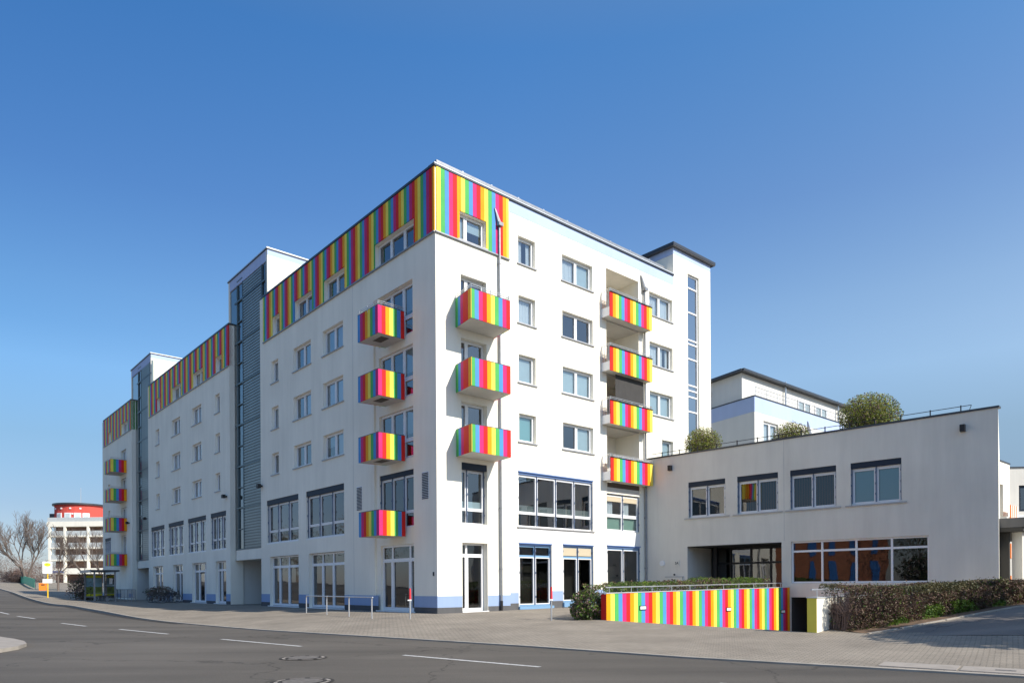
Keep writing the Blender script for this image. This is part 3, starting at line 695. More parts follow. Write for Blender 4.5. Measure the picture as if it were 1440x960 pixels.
# glass stair towers
def stair(a,b,top,s_lo,s_hi,fl):
    fr=Frame(FL.w(0,-.30,0)[:2],dL,nL)
    # white box above the roofs and its side faces
    mb=MB()
    mb.box(fr,s_lo,s_lo+.22,-6.5,0,18.9,top,M['white']); mb.box(fr,s_hi-.22,s_hi,-6.5,0,18.9,top,M['white'])
    mb.box(fr,s_lo+.22,s_hi-.22,-6.5,-6.2,18.9,top,M['white']); mb.box(fr,s_lo+.2,s_hi-.2,-6.2,-.05,top-.3,top-.05,M['plinth'])
    mb.box(fr,s_lo+.22,s_hi-.22,-.2,0,top-.75,top,M['paleblue'])
    mb.box(fr,s_lo-.004,s_lo+.1,-6.5,-.0,top-.42,top,M['paleblue'])
    mb.build('stair_tower_head',bld)
    mb=MB(); mb.box(fr,s_lo-.06,s_hi+.06,-6.55,.06,top,top+.07,M['copinglt']); mb.box(fr,s_lo-.065,s_hi+.065,-6.55,.065,top-.05,top,M['coping']); mb.build('coping',bld)
    # band over the passage
    mb=MB(); mb.box(fr,a-.3,b+.3,-.5,.02,3.04,3.78,M['white']); mb.build('passage_beam',bld)
    mb=MB()
    ga,gb=a+.02,b-.02; w1=gb-1.05
    mb.box(fr,a-.3,b+.4,-2.5,-2.3,3.78,top-.8,M['room'])
    mb.box(fr,a+.45,w1,-.035,-.03,3.8,top-.8,M['towerback'])
    z=3.86
    while z<top-.85:
        mb.box(fr,a+.48,w1-.06,-.03,.01,z,z+.13,M['louvre']); z+=.19
    mb.build('louvre_screen',bld)
    mb=MB()
    for s in (a-.25,a+.42,w1,w1+.03+.98): mb.box(fr,s-.04,s+.04,-.12,.035,3.78,top-.76,M['towerframe'])
    z=3.78
    while z<top-.9:
        mb.box(fr,a-.2,b+.4,-.1,.03,z-.05,z+.05,M['towerframe'])
        mb.box(fr,w1+.05,gb,-.1,.028,z+1.36,z+1.42,M['towerframe']); z+=2.84
    mb.build('stair_tower_frame',bld)
    mb=MB(); mb.pane(fr,w1+.02,s_hi-.22,-.06,3.8,top-.8,M['glasst'])
    mb.pane(fr,s_lo+.22,a+.45,-.06,3.8,top-.8,M['glasst']); mb.build('stair_glazing',bld)
    mb=MB(); mb.box(fr,s_lo+.3,a+.38,-.05,.0,17.6,19.5,M['black']); mb.box(fr,s_lo+.3,a+.38,-.05,.0,14.6,16.4,M['black']); mb.build('open_vent_flap',bld)
    # passage walls
    mb=MB(); 
    mb.poly([FL.w(a-.05,-.3,-.3),FL.w(a-.05,-9,-.3),FL.w(a-.05,-9,3.2),FL.w(a-.05,-.3,3.2)],M['white3'])
    mb.poly([FL.w(b+.8,-.3,-.3),FL.w(b+.8,-9,-.3),FL.w(b+.8,-9,3.2),FL.w(b+.8,-.3,3.2)],M['white3'])
    mb.poly([FL.w(a-.05,-3.2,-.3),FL.w(b+.8,-3.2,-.3),FL.w(b+.8,-3.2,3.2),FL.w(a-.05,-3.2,3.2)],M['white3'])
    mb.poly([FL.w(a-.05,-.3,3.06),FL.w(b+.8,-.3,3.06),FL.w(b+.8,-9,3.06),FL.w(a-.05,-9,3.06)],M['white3'])
    mb.build('passage_wall',bld)
M['towerback']=mat('tower_back_panel',(.13,.165,.17),.4)
stair(19.35,24.1,22.7,18.85,25.7,0); stair(45.4,49.9,22.65,45.5,52.5,0)
# balconies ------------------------------------------------------
def striped_plank(mb, a, b, z0, z1, seq, start, thick=.04, nn=None):
    L=math.dist(a,b); n=nn or max(1,round(L/.225)); 
    for k in range(n):
        u,v=(k+.008)/n,(k+.992)/n; p=(a[0]+(b[0]-a[0])*u,a[1]+(b[1]-a[1])*u); q=(a[0]+(b[0]-a[0])*v,a[1]+(b[1]-a[1])*v)
        mb.seg(p,q,thick,z0,z1,M['s'+seq[(start+k)%len(seq)]])
def balcony(fr, w0, w1, f0, f1, p, z0, z1, seqside0, seqfront, seqside1, grate=False, label=None, rail=True):
    """w0,w1 on the wall; f0,f1 at the front edge"""
    A,B,Cc,D=fr.w(w0,.01,0)[:2],fr.w(f0,p,0)[:2],fr.w(f1,p,0)[:2],fr.w(w1,.01,0)[:2]
    mb=MB()
    cen=((A[0]+B[0]+Cc[0]+D[0])/4,(A[1]+B[1]+Cc[1]+D[1])/4)
    ins=lambda P,k=.05:(P[0]+(cen[0]-P[0])*k,P[1]+(cen[1]-P[1])*k)
    mb.prism([A,ins(B),ins(Cc),D],z0+.005,z0+.17,M['soffit'])
    # make sure thickness points inwards
    def pl(a,b,seq,nn=None):
        dx,dy=b[0]-a[0],b[1]-a[1]; s=dx*(cen[1]-a[1])-dy*(cen[0]-a[0])
        striped_plank(mb,a,b,z0,z1,seq,0,.04 if s>0 else -.04,nn)
    pl(A,B,seqside0,len(seqside0)); pl(B,Cc,seqfront); pl(Cc,D,seqside1)
    for a,c in ((A,B),(B,Cc),(Cc,D)):
        a2,c2=ins(a,.045),ins(c,.045); mb.seg(a2,c2,.01,z0+.02,z1-.01,M['sill'])
    b=mb.build('balcony',bld,recalc=False)
    if label: b['label']=label
    mb=MB()
    for a,c in ((A,B),(B,Cc),(Cc,D)):
        dx,dy=c[0]-a[0],c[1]-a[1]; s=dx*(cen[1]-a[1])-dy*(cen[0]-a[0]); mb.seg(a,c,.06 if s>0 else -.06,z1+.001,z1+.03,M['coping'])
    mb.build('balcony_cap',b)
    if rail:
        mb=MB()
        for h in (.12,.2):
            mb.path([(P[0],P[1],z1+h) for P in (ins(A,.04),ins(B,.04),ins(Cc,.04),ins(D,.04))],.016,M['steel'],6)
        for P in (ins(B,.04),ins(Cc,.04),((B[0]+Cc[0])/2,(B[1]+Cc[1])/2)): mb.tube((P[0],P[1],z1-.1),(P[0],P[1],z1+.21),.014,None,M['steel'],6)
        mb.build('railing',b)
    if grate:
        mb=MB(); q=[fr.w(f0+(f1-f0)*.2,p*.72,0)[:2],fr.w(f0+(f1-f0)*.62,p*.72,0)[:2],fr.w(f0+(f1-f0)*.62,p*.42,0)[:2],fr.w(f0+(f1-f0)*.2,p*.42,0)[:2]]
        mb.prism(q,z0-.006,z0+.004,M['brown']); mb.build('drain_grate',b)
    return b
for i,(z0,z1) in enumerate(((12.65,13.90),(9.76,10.97),(6.93,8.11))):
    balcony(FR,1.06,3.30,.83,3.07,1.4,z0,z1,'BPRRRO' if 0 else 'GBPRRO','GBPROYGBPR','OYGBPR',label=['top balcony of the corner column on the sunlit side','middle balcony of the corner column on the sunlit side','lowest balcony of the corner column on the sunlit side'][i],rail=(i==0))
for i,(z0,z1) in enumerate(((12.55,13.80),(9.76,10.93),(6.95,8.10),(3.49,4.62))):
    balcony(FL,2.48,4.12,2.48,4.30,1.4,z0,z1,'RBGYORP','PBGYOYRB'if 0 else 'PBGYORPB','BPROYG',grate=(i<3),rail=(i==0))
for i,(z0,z1) in enumerate(((12.6,13.82),(9.78,10.95),(6.8,8.07),(3.38,4.5))):
    balcony(FL,53.15,55.9,53.15,55.9,1.42,z0,z1,'ORPBGY','ORPBGYORPBGY','ORPBGY')
# loggia balconies
for i,(z0,z1) in enumerate(((15.36,16.63),(12.5,13.76),(9.70,10.93),(6.70,7.93))):
    p=.62; f0,f1=10.72,14.27
    mb=MB(); A,B=FR.w(f0,p,0)[:2],FR.w(f1,p,0)[:2]
    striped_plank(mb,A,B,z0,z1,'ROYGBPOYGBPROY'if 0 else 'ROYGBPROYGBPROY',0,.04,15)
    mb.box(FR,f0+.05,f1-.02,.005,p-.01,z0+.03,z0+.20,M['soffit']); mb.box(FR,f0+.02,f0+.06,.005,p-.02,z0+.05,z0+.5,M['frame'])
    mb.box(FR,f1-.04,f1,.005,p-.02,z0+.02,z1-.02,M['sY'])
    b=mb.build('balcony',bld); b['label']=['topmost','second from the top','third from the top','lowest'][i]+' loggia balcony by the downpipe'
    mb=MB(); mb.box(FR,f0,f1,p-.05,p+.05,z1+.001,z1+.025,M['coping']); mb.build('balcony_cap',b)
    mb=MB()
    for h in (.10,.18):
        mb.path([FR.w(f0+.03,.03,z1+h),FR.w(f0+.03,p-.02,z1+h),FR.w(f1-.03,p-.02,z1+h),FR.w(f1-.03,.03,z1+h)],.017,M['steel'],6)
    for t in (f0+.03,(f0+f1)/2,f1-.03): mb.tube(FR.w(t,p-.02,z1-.05),FR.w(t,p-.02,z1+.2),.014,None,M['steel'],6)
    for k in range(4): mb.tube(FR.w(f0+.03,.04+k*.16,z0+.5),FR.w(f0+.03,.04+k*.16,z1+.1),.012,None,M['steel'],6)
    mb.build('railing',b)
    if i==3:
        mb=MB(); curtain_mesh(mb,FR,f0+.3,f1-.1,z1-.03,z1+.16,p-.12,M['curtain'],.03); mb.build('cloth',b)
# grey sun screen hanging in the third loggia
mb=MB(); curtain_mesh(mb,FR,11.5,13.86,11.15,12.48,.30,M['zinc'],.005,14); scr=mb
M['screen']=mat('grey_screen_cloth',(.055,.052,.05),.9,var=.1)
scr.mats=[M['screen']]; scr.build('sun_screen',bld,smooth=True)
# downpipes
def pipe(t,ztop,zbot,hop,label=None):
    mb=MB(); mb.tube(FR.w(t,.11,zbot),FR.w(t,.11,ztop),.055,None,M['zinc'],12)
    z=zbot+1.5
    while z<ztop: mb.tube(FR.w(t,.11,z),FR.w(t,.11,z+.05),.068,None,M['zinc'],12); mb.box(FR,t-.02,t+.02,.0,.08,z,z+.05,M['zinc']); z+=2.84
    mb.hexa([FR.w(t-.1,.02,ztop-.1),FR.w(t+.1,.02,ztop-.1),FR.w(t+.1,.2,ztop-.1),FR.w(t-.1,.2,ztop-.1)],[FR.w(t-.26,.02,ztop+.7),FR.w(t-.22,.02,ztop+.72),FR.w(t-.20,.10,ztop+.62),FR.w(t-.26,.10,ztop+.6)],M['zinc'])
    mb.hexa([FR.w(t-.13,.02,ztop-.16),FR.w(t+.13,.02,ztop-.16),FR.w(t+.13,.26,ztop-.16),FR.w(t-.13,.26,ztop-.16)],[FR.w(t-.13,.02,ztop),FR.w(t+.13,.02,ztop),FR.w(t+.13,.26,ztop),FR.w(t-.13,.26,ztop)],M['zinc'])
    mb.tube(FR.w(t,.11,zbot-.4),FR.w(t,.11,zbot+.05),.07,None,M['black'],12)
    return mb.build('downpipe',bld)
pipe(3.56,18.05,.45,1); pipe(14.28,17.9,.6,1)
# wall lamps on the left face and small things
for s,z in ((25.45,7.55),(45.9,7.5),(19.15,7.6),(52.2,7.55)):
    mb=MB(); mb.box(FL,s-.09,s+.09,.0,.12,z-.05,z+.05,M['black']); mb.box(FL,s-.14,s+.14,.12,.34,z-.12,z+.12,M['black']); mb.build('wall_lamp',bld)
mb=MB(); mb.box(FL,.22,.30,.0,.03,1.65,1.82,M['black']); mb.build('door_bell',bld)
# roof masts
for s,h in ((17.0,21.6),):
    mb=MB(); a=FL.w(s-6.5,-6,19.4); mb.tube(a,(a[0],a[1],22.9),.05,.03,M['frame'],6); mb.build('lightning_rod',bld)
mb=MB(); a=FL.w(36,-4,19.4); mb.tube(a,(a[0],a[1],23.3),.05,.03,M['frame'],6); mb.build('lightning_rod',bld)
# ------------------------------------------------------------------ annex
anx=thing('annex_building',(Pa[0],Pa[1],0),'low two-storey grey-white annex with roof terrace right of the tall block','building')
hA=[];jA=[]
def HA(a,b,c,d,dep=.16,**k): hA.append((a,b,c,d,dep)); jA.append((a,b,c,d,dep,k))
for (a,b),cv in zip(((2.78,4.93),(5.59,7.73),(8.33,10.49),(11.13,13.25)),('..','VV','VV','TT')):
    HA(a,b,4.76,6.68,.14,cols=2,shutter=.26,rails=True,cover=cv,fw=.085,gm=M['glassdk'] if cv!='TT' else M['glass'],sx=.22)
HA(8.35,14.3,1.23,3.24,.10,cols=[9.80,11.33,12.82],trans=2.76,sill=False,gm=M['glassdk'],fw=.08,sash=False)
mb=MB()
ent=(2.70,7.89,-.3,3.24,2.6)
garage=(8.35,14.15,-2.4,.56,3.5)
wall(mb,FA,0,16.8,-2.5,8.22,hA+[ent,garage],.16,M['white2'])
q0=FA.w(16.8,0,0); q1=(q0[0]+.5665*13,q0[1]+.824*13)
mb.poly([(q0[0],q0[1],-1),(q1[0],q1[1],-1),(q1[0],q1[1],8.22),(q0[0],q0[1],8.22)],M['white'])
q2=FA.w(0,-12.4,0); mb.poly([(q2[0],q2[1],-1),(q1[0],q1[1],-1),(q1[0],q1[1],8.22),(q2[0],q2[1],8.22)],M['white'])
mb.build('wall',anx)
for (t0,t1,z0,z1,dep,k) in jA: window(anx,FA,t0,t1,z0,z1,depth=dep,**k)
mb=MB(); a_=FA.w(0,-.3,0); b_=FA.w(16.6,-.3,0); mb.prism([a_,b_,(q1[0]-.2,q1[1]-.3),(q2[0],q2[1]-.2)],7.98,8.08,M['plinth']); mb.build('roof',anx)
mb=MB(); mb.box(FA,-.0,16.84,-.32,.045,8.22,8.30,M['coping']); mb.seg((q0[0],q0[1]+.3),(q1[0],q1[1]),.3,8.221,8.301,M['coping']); mb.build('coping',anx)
mb=MB(); mb.box(FA,8.02,8.035,.001,.004,3.3,8.2,M['sill']); mb.build('expansion_joint',anx)
# entrance glazing
fe=Frame(FA.w(0,-2.5,0)[:2],dA,nA)
window(anx,fe,2.75,7.85,-.2,3.2,cols=[3.9,5.1,6.2,7.1],trans=2.35,depth=0,fm=M['black'],fw=.09,sill=False,gm=M['glassdk'],name='entrance_door',sash=False)
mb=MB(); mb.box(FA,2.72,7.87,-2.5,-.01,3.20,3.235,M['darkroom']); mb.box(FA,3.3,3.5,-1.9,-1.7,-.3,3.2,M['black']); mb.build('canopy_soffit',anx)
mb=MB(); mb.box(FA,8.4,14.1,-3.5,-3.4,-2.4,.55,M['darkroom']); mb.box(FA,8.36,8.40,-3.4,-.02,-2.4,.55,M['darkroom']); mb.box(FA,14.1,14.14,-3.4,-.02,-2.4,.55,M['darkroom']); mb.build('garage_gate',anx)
for u in (1.72,15.59):
    mb=MB(); mb.box(FA,u-.10,u+.10,.0,.05,7.42,7.72,M['sill']); mb.box(FA,u-.09,u+.09,.05,.22,7.43,7.71,M['black']); mb.build('wall_lamp',anx)
mb=MB(); c=FA.w(1.14,.0,2.37); mb.tube(c,FA.w(1.14,.08,2.37),.16,.15,M['frame'],24); mb.build('round_lamp',anx)
# number plate and mailbox
mb=MB(); mb.box(FA,1.90,2.22,.0,.035,2.20,2.52,M['white2']); npl=mb.build('number_plate',anx)
def text(s,size,frame,t,p,z,m,name,parent,flip=False,align='CENTER',ext=.004):
    cu=bpy.data.curves.new(name,'FONT'); cu.body=s; cu.size=size; cu.extrude=ext; cu.align_x=align; cu.align_y='CENTER'
    o=bpy.data.objects.new(name,cu); C.objects.link(o)
    bpy.context.view_layer.update()
    dg=bpy.context.evaluated_depsgraph_get(); me=bpy.data.meshes.new_from_object(o.evaluated_get(dg)); bpy.data.objects.remove(o)
    me.materials.clear(); me.materials.append(m)
    # local x -> viewer's right, y -> up, z -> outward
    rx,ry=(frame.d if not flip else (-frame.d[0],-frame.d[1])); q=frame.w(t,p,z); b=parent_base(parent)
    for v in me.vertices:
        x,y,zz=v.co; v.co=(q[0]+rx*x+frame.n[0]*zz-b[0],q[1]+ry*x+frame.n[1]*zz-b[1],q[2]+y-b[2])
    o=bpy.data.objects.new(name,me); C.objects.link(o); o.parent=parent; return o
text('5A',.2,FA,2.06,.04,2.36,M['black'],'number',npl)
mb=MB(); mb.box(FA,1.40,2.42,.0,.10,1.0,1.60,M['white2']); mb.box(FA,1.36,2.46,.0,.12,1.60,1.64,M['sill']); mb.box(FA,1.68,2.16,.10,.112,1.28,1.44,M['sill']); mb.box(FA,1.71,2.13,.112,.116,1.31,1.41,M['frame']); mb.tube(FA.w(1.9,.0,1.74),FA.w(1.9,.05,1.74),.05,None,M['black'],10); mb.build('mailbox',anx)
# roof railing
mb=MB()
us=[.9,2.0,3.1,4.25,5.4,6.5,7.6,8.72,9.85,10.97,12.05,13.13,14.28,15.42]
for u in us: mb.box(FA,u-.02,u+.02,-.42,-.38,8.05,8.62,M['black'])
mb.box(FA,.2,15.8,-.41,-.39,8.56,8.585,M['black'])
mb.path([FA.w(15.8,-.40,8.57),FA.w(15.72,-.40,8.35)],.012,M['black'],6)
mb.build('railing',anx)
# ------------------------------------------------------------------ ramp walls
rw=thing('ramp_wall',(W0[0],W0[1],-.02),'rainbow striped low retaining wall beside the garage ramp','wall')
nrm=(dA[0],dA[1])
FWl=Frame(W0,dV,(dV[1],-dV[0]))     # t along wall, p towards the ramp
Lw=13.68
mb=MB(); 
n=int(round(Lw/.2255)); seq='OYGBPR'
zt0,zt1=.90,1.03
for k in range(n):
    a,b=Lw*k/n,Lw*(k+1)/n; c=M['s'+seq[k%6]] 
    h=zt0+(zt1-zt0)*(a/Lw)
    mb.box(FWl,a+.001,b-.001,-.02,.0,-2.3,h,c)
mb.box(FWl,0.002,Lw,-.25,-.021,-2.3,.88,M['sR'])
mb.build('striped_panel',rw)
mb=MB(); mb.hexa([FWl.w(-.02,-.27,.905),FWl.w(Lw,-.27,1.035),FWl.w(Lw,.02,1.035),FWl.w(-.02,.02,.905)],[FWl.w(-.02,-.27,.93),FWl.w(Lw,-.27,1.06),FWl.w(Lw,.02,1.06),FWl.w(-.02,.02,.93)],M['copinglt']); mb.build('coping',rw)
mb=MB(); z=lambda t:.94+.13*t/Lw
mb.tube(FWl.w(.1,-.12,z(.1)+.18),FWl.w(13.2,-.12,z(13.2)+.18),.02,None,M['steel'],8)
for k in range(11): t=.3+k*1.27; mb.tube(FWl.w(t,-.12,z(t)-.02),FWl.w(t,-.12,z(t)+.2),.014,None,M['steel'],6)
mb.build('handrail',rw)
for t,zz in ((2.08,.34),(8.1,.12),(12.95,-.12)):
    mb=MB(); mb.box(FWl,t-.2,t+.2,.0,.03,zz-.07,zz+.09,M['black']); mb.box(FWl,t-.17,t+.17,.03,.034,zz-.045,zz+.065,M['frame']); mb.build('recessed_lamp',rw)
gw=thing('gate_wall',(G0[0],G0[1],-.1),'short white ramp wall with a yellow painted end beside the dark garage opening','wall')
FG=Frame(G0,dW,nrm)
mb=MB(); mb.box(FG,.0,14,-.26,0,-2.4,.82,M['white']); mb.build('wall',gw)
mb=MB(); mb.box(FG,-.012,-.001,-.26,0,-.6,.82,M['sY']); mb.build('yellow_end',gw)
mb=MB(); mb.box(FG,-.03,14,-.28,.02,.822,.85,M['copinglt']); mb.build('coping',gw)
mb=MB(); mb.tube(FG.w(-.05,-.13,1.05),FG.w(13,-.13,1.05),.025,None,M['steel'],8)
for k in range(10): mb.tube(FG.w(.35+k*1.3,-.13,.83),FG.w(.35+k*1.3,-.13,1.05),.014,None,M['steel'],6)
mb.build('handrail',gw)
# ------------------------------------------------------------------ foliage
def rnd(a,b): return random.uniform(a,b)
def leaf(mb_v, mb_f, mb_m, c, s, k, up=.3):
    d=Vector((rnd(-1,1),rnd(-1,1),rnd(-1,1)+up)).normalized(); u=d.orthogonal().normalized(); v=d.cross(u)
    an=rnd(0,6.28); e=u*math.cos(an)+v*math.sin(an); g=d.cross(e)
    e*=s*rnd(.7,1.3); g*=s*rnd(.35,.6); i=len(mb_v)
    mb_v += [tuple(c-e),tuple(c+g),tuple(c+e),tuple(c-g)]; mb_f.append((i,i+1,i+2,i+3)); mb_m.append(k)
def hedge_mesh(name, parent, path, wid, hfun, n, size, mats, pick, rough=.16, side=1, n_twig=900):
    """path: list of (x,y); foliage fills the volume between ground and hfun(u)"""
    L=[0]
    for a,b in zip(path,path[1:]): L.append(L[-1]+math.dist(a,b))
    tot=L[-1]; mb=MB(); 
    for m in mats: mb.mi(m)
    b=parent_base(parent)
    def at(u,off):
        s=u*tot; i=0
        while i<len(L)-2 and L[i+1]<s: i+=1
        f=(s-L[i])/(L[i+1]-L[i]); a,c=path[i],path[i+1]; dx,dy=(c[0]-a[0])/(L[i+1]-L[i]),(c[1]-a[1])/(L[i+1]-L[i])
        x=a[0]+(c[0]-a[0])*f-dy*off; y=a[1]+(c[1]-a[1])*f+dx*off; return x,y
    for _ in range(n):
        u=random.random(); r=random.random()
        # favour the shell
        if r<.42: off=-wid/2+abs(random.gauss(0,.10)); h=random.random()
        elif r<.60: off=wid/2-abs(random.gauss(0,.10)); h=random.random()
        elif r<.90: off=rnd(-wid/2,wid/2); h=1-abs(random.gauss(0,.06))
        else: off=rnd(-wid/2,wid/2); h=random.random()
        x,y=at(u,off); zb=zs(x,y); H=hfun(u)-zb
        nz=noise.noise(Vector((x*1.1,y*1.1,h*2.5)))*rough*2+noise.noise(Vector((x*4,y*4,h*6)))*rough*.7
        if random.random()<.35 and noise.noise(Vector((x*2.2,y*2.2,h*3.1)))<-.12: continue
        x2,y2=at(u,off*(1+nz*.6)); z=zb+h*H*(1+nz*.35)
        if random.random()<.02: z+=rnd(0,.12)
        k=pick(u,h,Vector((x,y,z)))
        leaf(mb.v,mb.f,mb.m,Vector((x2,y2,z)),size*rnd(.6,1.3),k)
    for _ in range(n_twig):
        u=random.random(); off=rnd(-wid/2,wid/2)*.95; x,y=at(u,off*.5); zb=zs(x,y); H=hfun(u)-zb
        uu=u+rnd(-.02,.02); uu=-uu if uu<0 else (2-uu if uu>1 else uu); x2,y2=at(uu,off); z2=zb+H*rnd(.5,1.04)
        mid=((x+x2)/2+rnd(-.08,.08),(y+y2)/2+rnd(-.08,.08),(zb+z2)/2)
        mb.tube((x,y,zb-.05),mid,.012,.009,M['twig'],3,False); mb.tube(mid,(x2,y2,z2),.009,.003,M['twig'],3,False)
        for _k in range(3):
            e=(mid[0]+rnd(-.35,.35),mid[1]+rnd(-.35,.35),mid[2]+rnd(.05,.4)); mb.tube(mid,e,.006,.002,M['twig'],3,False)
    return mb.build(name,parent)
hr=thing('hedge',(9.5,20,0),'long clipped winter-brown hedge with green shoots at its foot in front of the annex','hedge')
def pk(u,h,c):
    q=noise.noise(c*.8)
    if h<.42 and u<.62 and q>-.12+h*.6: return 2
    if h>.75 and q>.05: return 1
    return 0 if random.random()<.72 else (1 if random.random()<.8 else 2)
HP=[(8.95,19.75),(9.9,20.1),(11.6,21.0),(13.3,22.0),(15.0,22.95),(17.0,23.9),(19.2,24.9),(21.5,26.2)]
hedge_mesh('hedge_foliage',hr,HP,1.15,lambda u:1.14+.24*u,60000,.036,[M['leafbrown'],M['leafolive'],M['leafgreen']],pk,n_twig=2400)
mb=MB(); 
for i in range(len(HP)-1):
    a,b=HP[i],HP[i+1]; dx,dy=b[0]-a[0],b[1]-a[1]; L=math.hypot(dx,dy); nx,ny=-dy/L,dx/L
    P=[(a[0]-nx*1.05,a[1]-ny*1.05),(b[0]-nx*1.05,b[1]-ny*1.05),(b[0]+nx*.9,b[1]+ny*.9),(a[0]+nx*.9,a[1]+ny*.9)]
    mb.poly([(x,y,zs(x,y)+.02) for x,y in P],M['soil'])
tag(mb.build('soil_bed'),kind='structure')
mb=MB()
for i in range(len(HP)-1):
    a,b=HP[i],HP[i+1]; dx,dy=b[0]-a[0],b[1]-a[1]; L=math.hypot(dx,dy); nx,ny=-dy/L,dx/L
    P=[(a[0]-nx*1.13,a[1]-ny*1.13),(b[0]-nx*1.13,b[1]-ny*1.13),(b[0]-nx*1.05,b[1]-ny*1.05),(a[0]-nx*1.05,a[1]-ny*1.05)]
    mb.hexa([(x,y,zs(x,y)-.1) for x,y in P],[(x,y,zs(x,y)+.035) for x,y in P],M['kerb'])
tag(mb.build('bed_edging'),kind='structure')
hl=thing('hedge',(4,27,0),'green-topped hedge growing behind the rainbow striped ramp wall','hedge')
LP=[FWl.w(t,-.98,0)[:2] for t in (.5,4,8,12.4)]
def pk2(u,h,c): 
    q=noise.noise(c*.6)
    return (1 if random.random()<.75 else 2) if (q>-.25 and not (.32<u<.5)) else (0 if random.random()<.6 else 1)
hedge_mesh('hedge_foliage',hl,LP,1.3,lambda u:1.24+.26*u,20000,.045,[M['leafbrown'],M['leafgreen'],M['leafolive']],pk2,n_twig=300)
bu=thing('bush',(2.95,25.9,0),'dark glossy bush at the left end of the rainbow wall','bush')
def bushmesh(name,parent,c,rx,ry,rz,n,size,mats,fill=.5,flat=True,n_twig=60,gaps=True):
    mb=MB(); [mb.mi(m) for m in mats]
    for _ in range(n):
        v=Vector((random.gauss(0,1),random.gauss(0,1),random.gauss(0,1))).normalized(); r=rnd(fill,1)**.6
        q=noise.noise(v*2.2+Vector(c))*(.28 if gaps else .10)+noise.noise(v*5+Vector(c))*(.15 if gaps else .08); r*=1+q
        if gaps and random.random()<.4 and noise.noise(v*3.7+Vector(c)*2)<-.1: continue
        p=Vector((c[0]+v.x*rx*r,c[1]+v.y*ry*r,c[2]+v.z*rz*r))
        if flat and p.z<zs(p.x,p.y)+.01: p.z=zs(p.x,p.y)+rnd(.01,.2)
        leaf(mb.v,mb.f,mb.m,p,size*rnd(.6,1.3),random.randrange(len(mats)))
    for _ in range(n_twig):
        v=Vector((random.gauss(0,1),random.gauss(0,1),abs(random.gauss(0,1)))).normalized()
        mb.tube((c[0]+rnd(-.1,.1),c[1]+rnd(-.1,.1),c[2]-rz*.95),(c[0]+v.x*rx*.95,c[1]+v.y*ry*.95,c[2]+v.z*rz*.95),.014,.004,M['twig'],4,False)
    return mb.build(name,parent)
bushmesh('foliage',bu,(2.75,26.0,.45),.62,.6,.65,3200,.055,[M['leafdark'],M['leafdark'],M['leafgreen']])
bushmesh('foliage',bu,(2.55,25.9,.25),.42,.42,.36,1500,.06,[M['leafdark'],M['leafdark'],M['leafgreen']])
# roof terrace shrubs
SU=(2.41,7.1,11.2)
def shrub(u,p,zc,r,rz,label,n,group='round shrubs on the annex roof terrace'):
    c=FA.w(u,p,zc); t=thing('roof_shrub',(c[0],c[1],8.1),label,'shrub',group)
    bushmesh('crown',t,c,r,r,rz,n,.045,[M['leafyel'],M['leafyel'],M['leafolv2']],.1,False,60,False)
    mb=MB(); mb.tube((c[0],c[1],8.06),(c[0],c[1],zc),.06,.03,M['bark'],6); mb.build('trunk',t)
    mb=MB(); mb.tube((c[0],c[1],8.09),(c[0],c[1],8.45),.28,.34,M['plinth'],12); mb.build('planter',t)
shrub(SU[0],-2.2,9.1,1.08,.95,'loose yellow-green roof shrub in front of the stair tower',9000)
shrub(SU[1],-3.0,8.95,.95,.75,'small half-hidden roof shrub in front of the pale rear wing, between the other two',5000)
shrub(SU[2],-2.3,9.15,1.42,1.15,'largest dome-shaped roof shrub standing against the sky',17000)
# ------------------------------------------------------------------ bare trees
def branch(mb,p,d,L,r,dep,m,kink=.25,nb=(2,3),spread=.55):
    segs=3; q=Vector(p); dd=Vector(d).normalized()
    for k in range(segs):
        nd=(dd+Vector((rnd(-1,1),rnd(-1,1),rnd(-.5,1)))*kink*.5).normalized(); e=q+nd*L/segs
        mb.tube(q,e,r*(1-.28*k/segs),r*(1-.28*(k+1)/segs),m,5 if r>.03 else 3,False); q=e; dd=nd
        if dep>0 and k<segs-1 and random.random()<.7:
            s=(dd+Vector((rnd(-1,1),rnd(-1,1),rnd(-.2,.8)))*spread*1.3).normalized(); branch(mb,q,s,L*rnd(.45,.7),r*.5,dep-1,m,kink,nb,spread)
    if dep>0:
        for _ in range(random.randint(*nb)):
            s=(dd+Vector((rnd(-1,1),rnd(-1,1),rnd(-.3,.9)))*spread).normalized(); branch(mb,q,s,L*rnd(.6,.85),r*.66,dep-1,m,kink,nb,spread)
def bare_tree(x,y,zb,h,label,group,lean=(0,0),dep=5,r=.2,stems=1,m=None,buds=0):
    t=thing('bare_tree',(x,y,zb),label,'tree',group); m=m or M['bark']
    mb=MB(); tops=[]
    for s in range(stems):
        d=Vector((rnd(-.35,.35) if stems>1 else lean[0],rnd(-.35,.35) if stems>1 else lean[1],1)).normalized()
        e=Vector((x,y,zb-.3))+d*h*.28; mb.tube((x,y,zb-.3),e,r,r*.8,m,8,False); tops.append((e,d))
    mb.build('trunk',t,smooth=True)
    mb=MB()
    for e,d in tops:
        for _ in range(3 if stems==1 else 2): branch(mb,e,(d+Vector((rnd(-.9,.9),rnd(-.9,.9),rnd(0,.4)))).normalized(),h*.26,r*.5,dep-1,m)
    if buds:
        mb.mi(M['leafred']); k=mb.mats.index(M['leafred']); vs=list(mb.v)
        for _ in range(buds):
            v=Vector(random.choice(vs[len(vs)//3:])); leaf(mb.v,mb.f,mb.m,v+Vector((rnd(-.15,.15),rnd(-.15,.15),rnd(-.15,.15))),.05,k)
    mb.build('crown',t); return t
gtr='bare trees by the round-topped building'; M['barkgrey']=mat('grey_bark',(.17,.135,.115),.9,var=.3,scale=8)
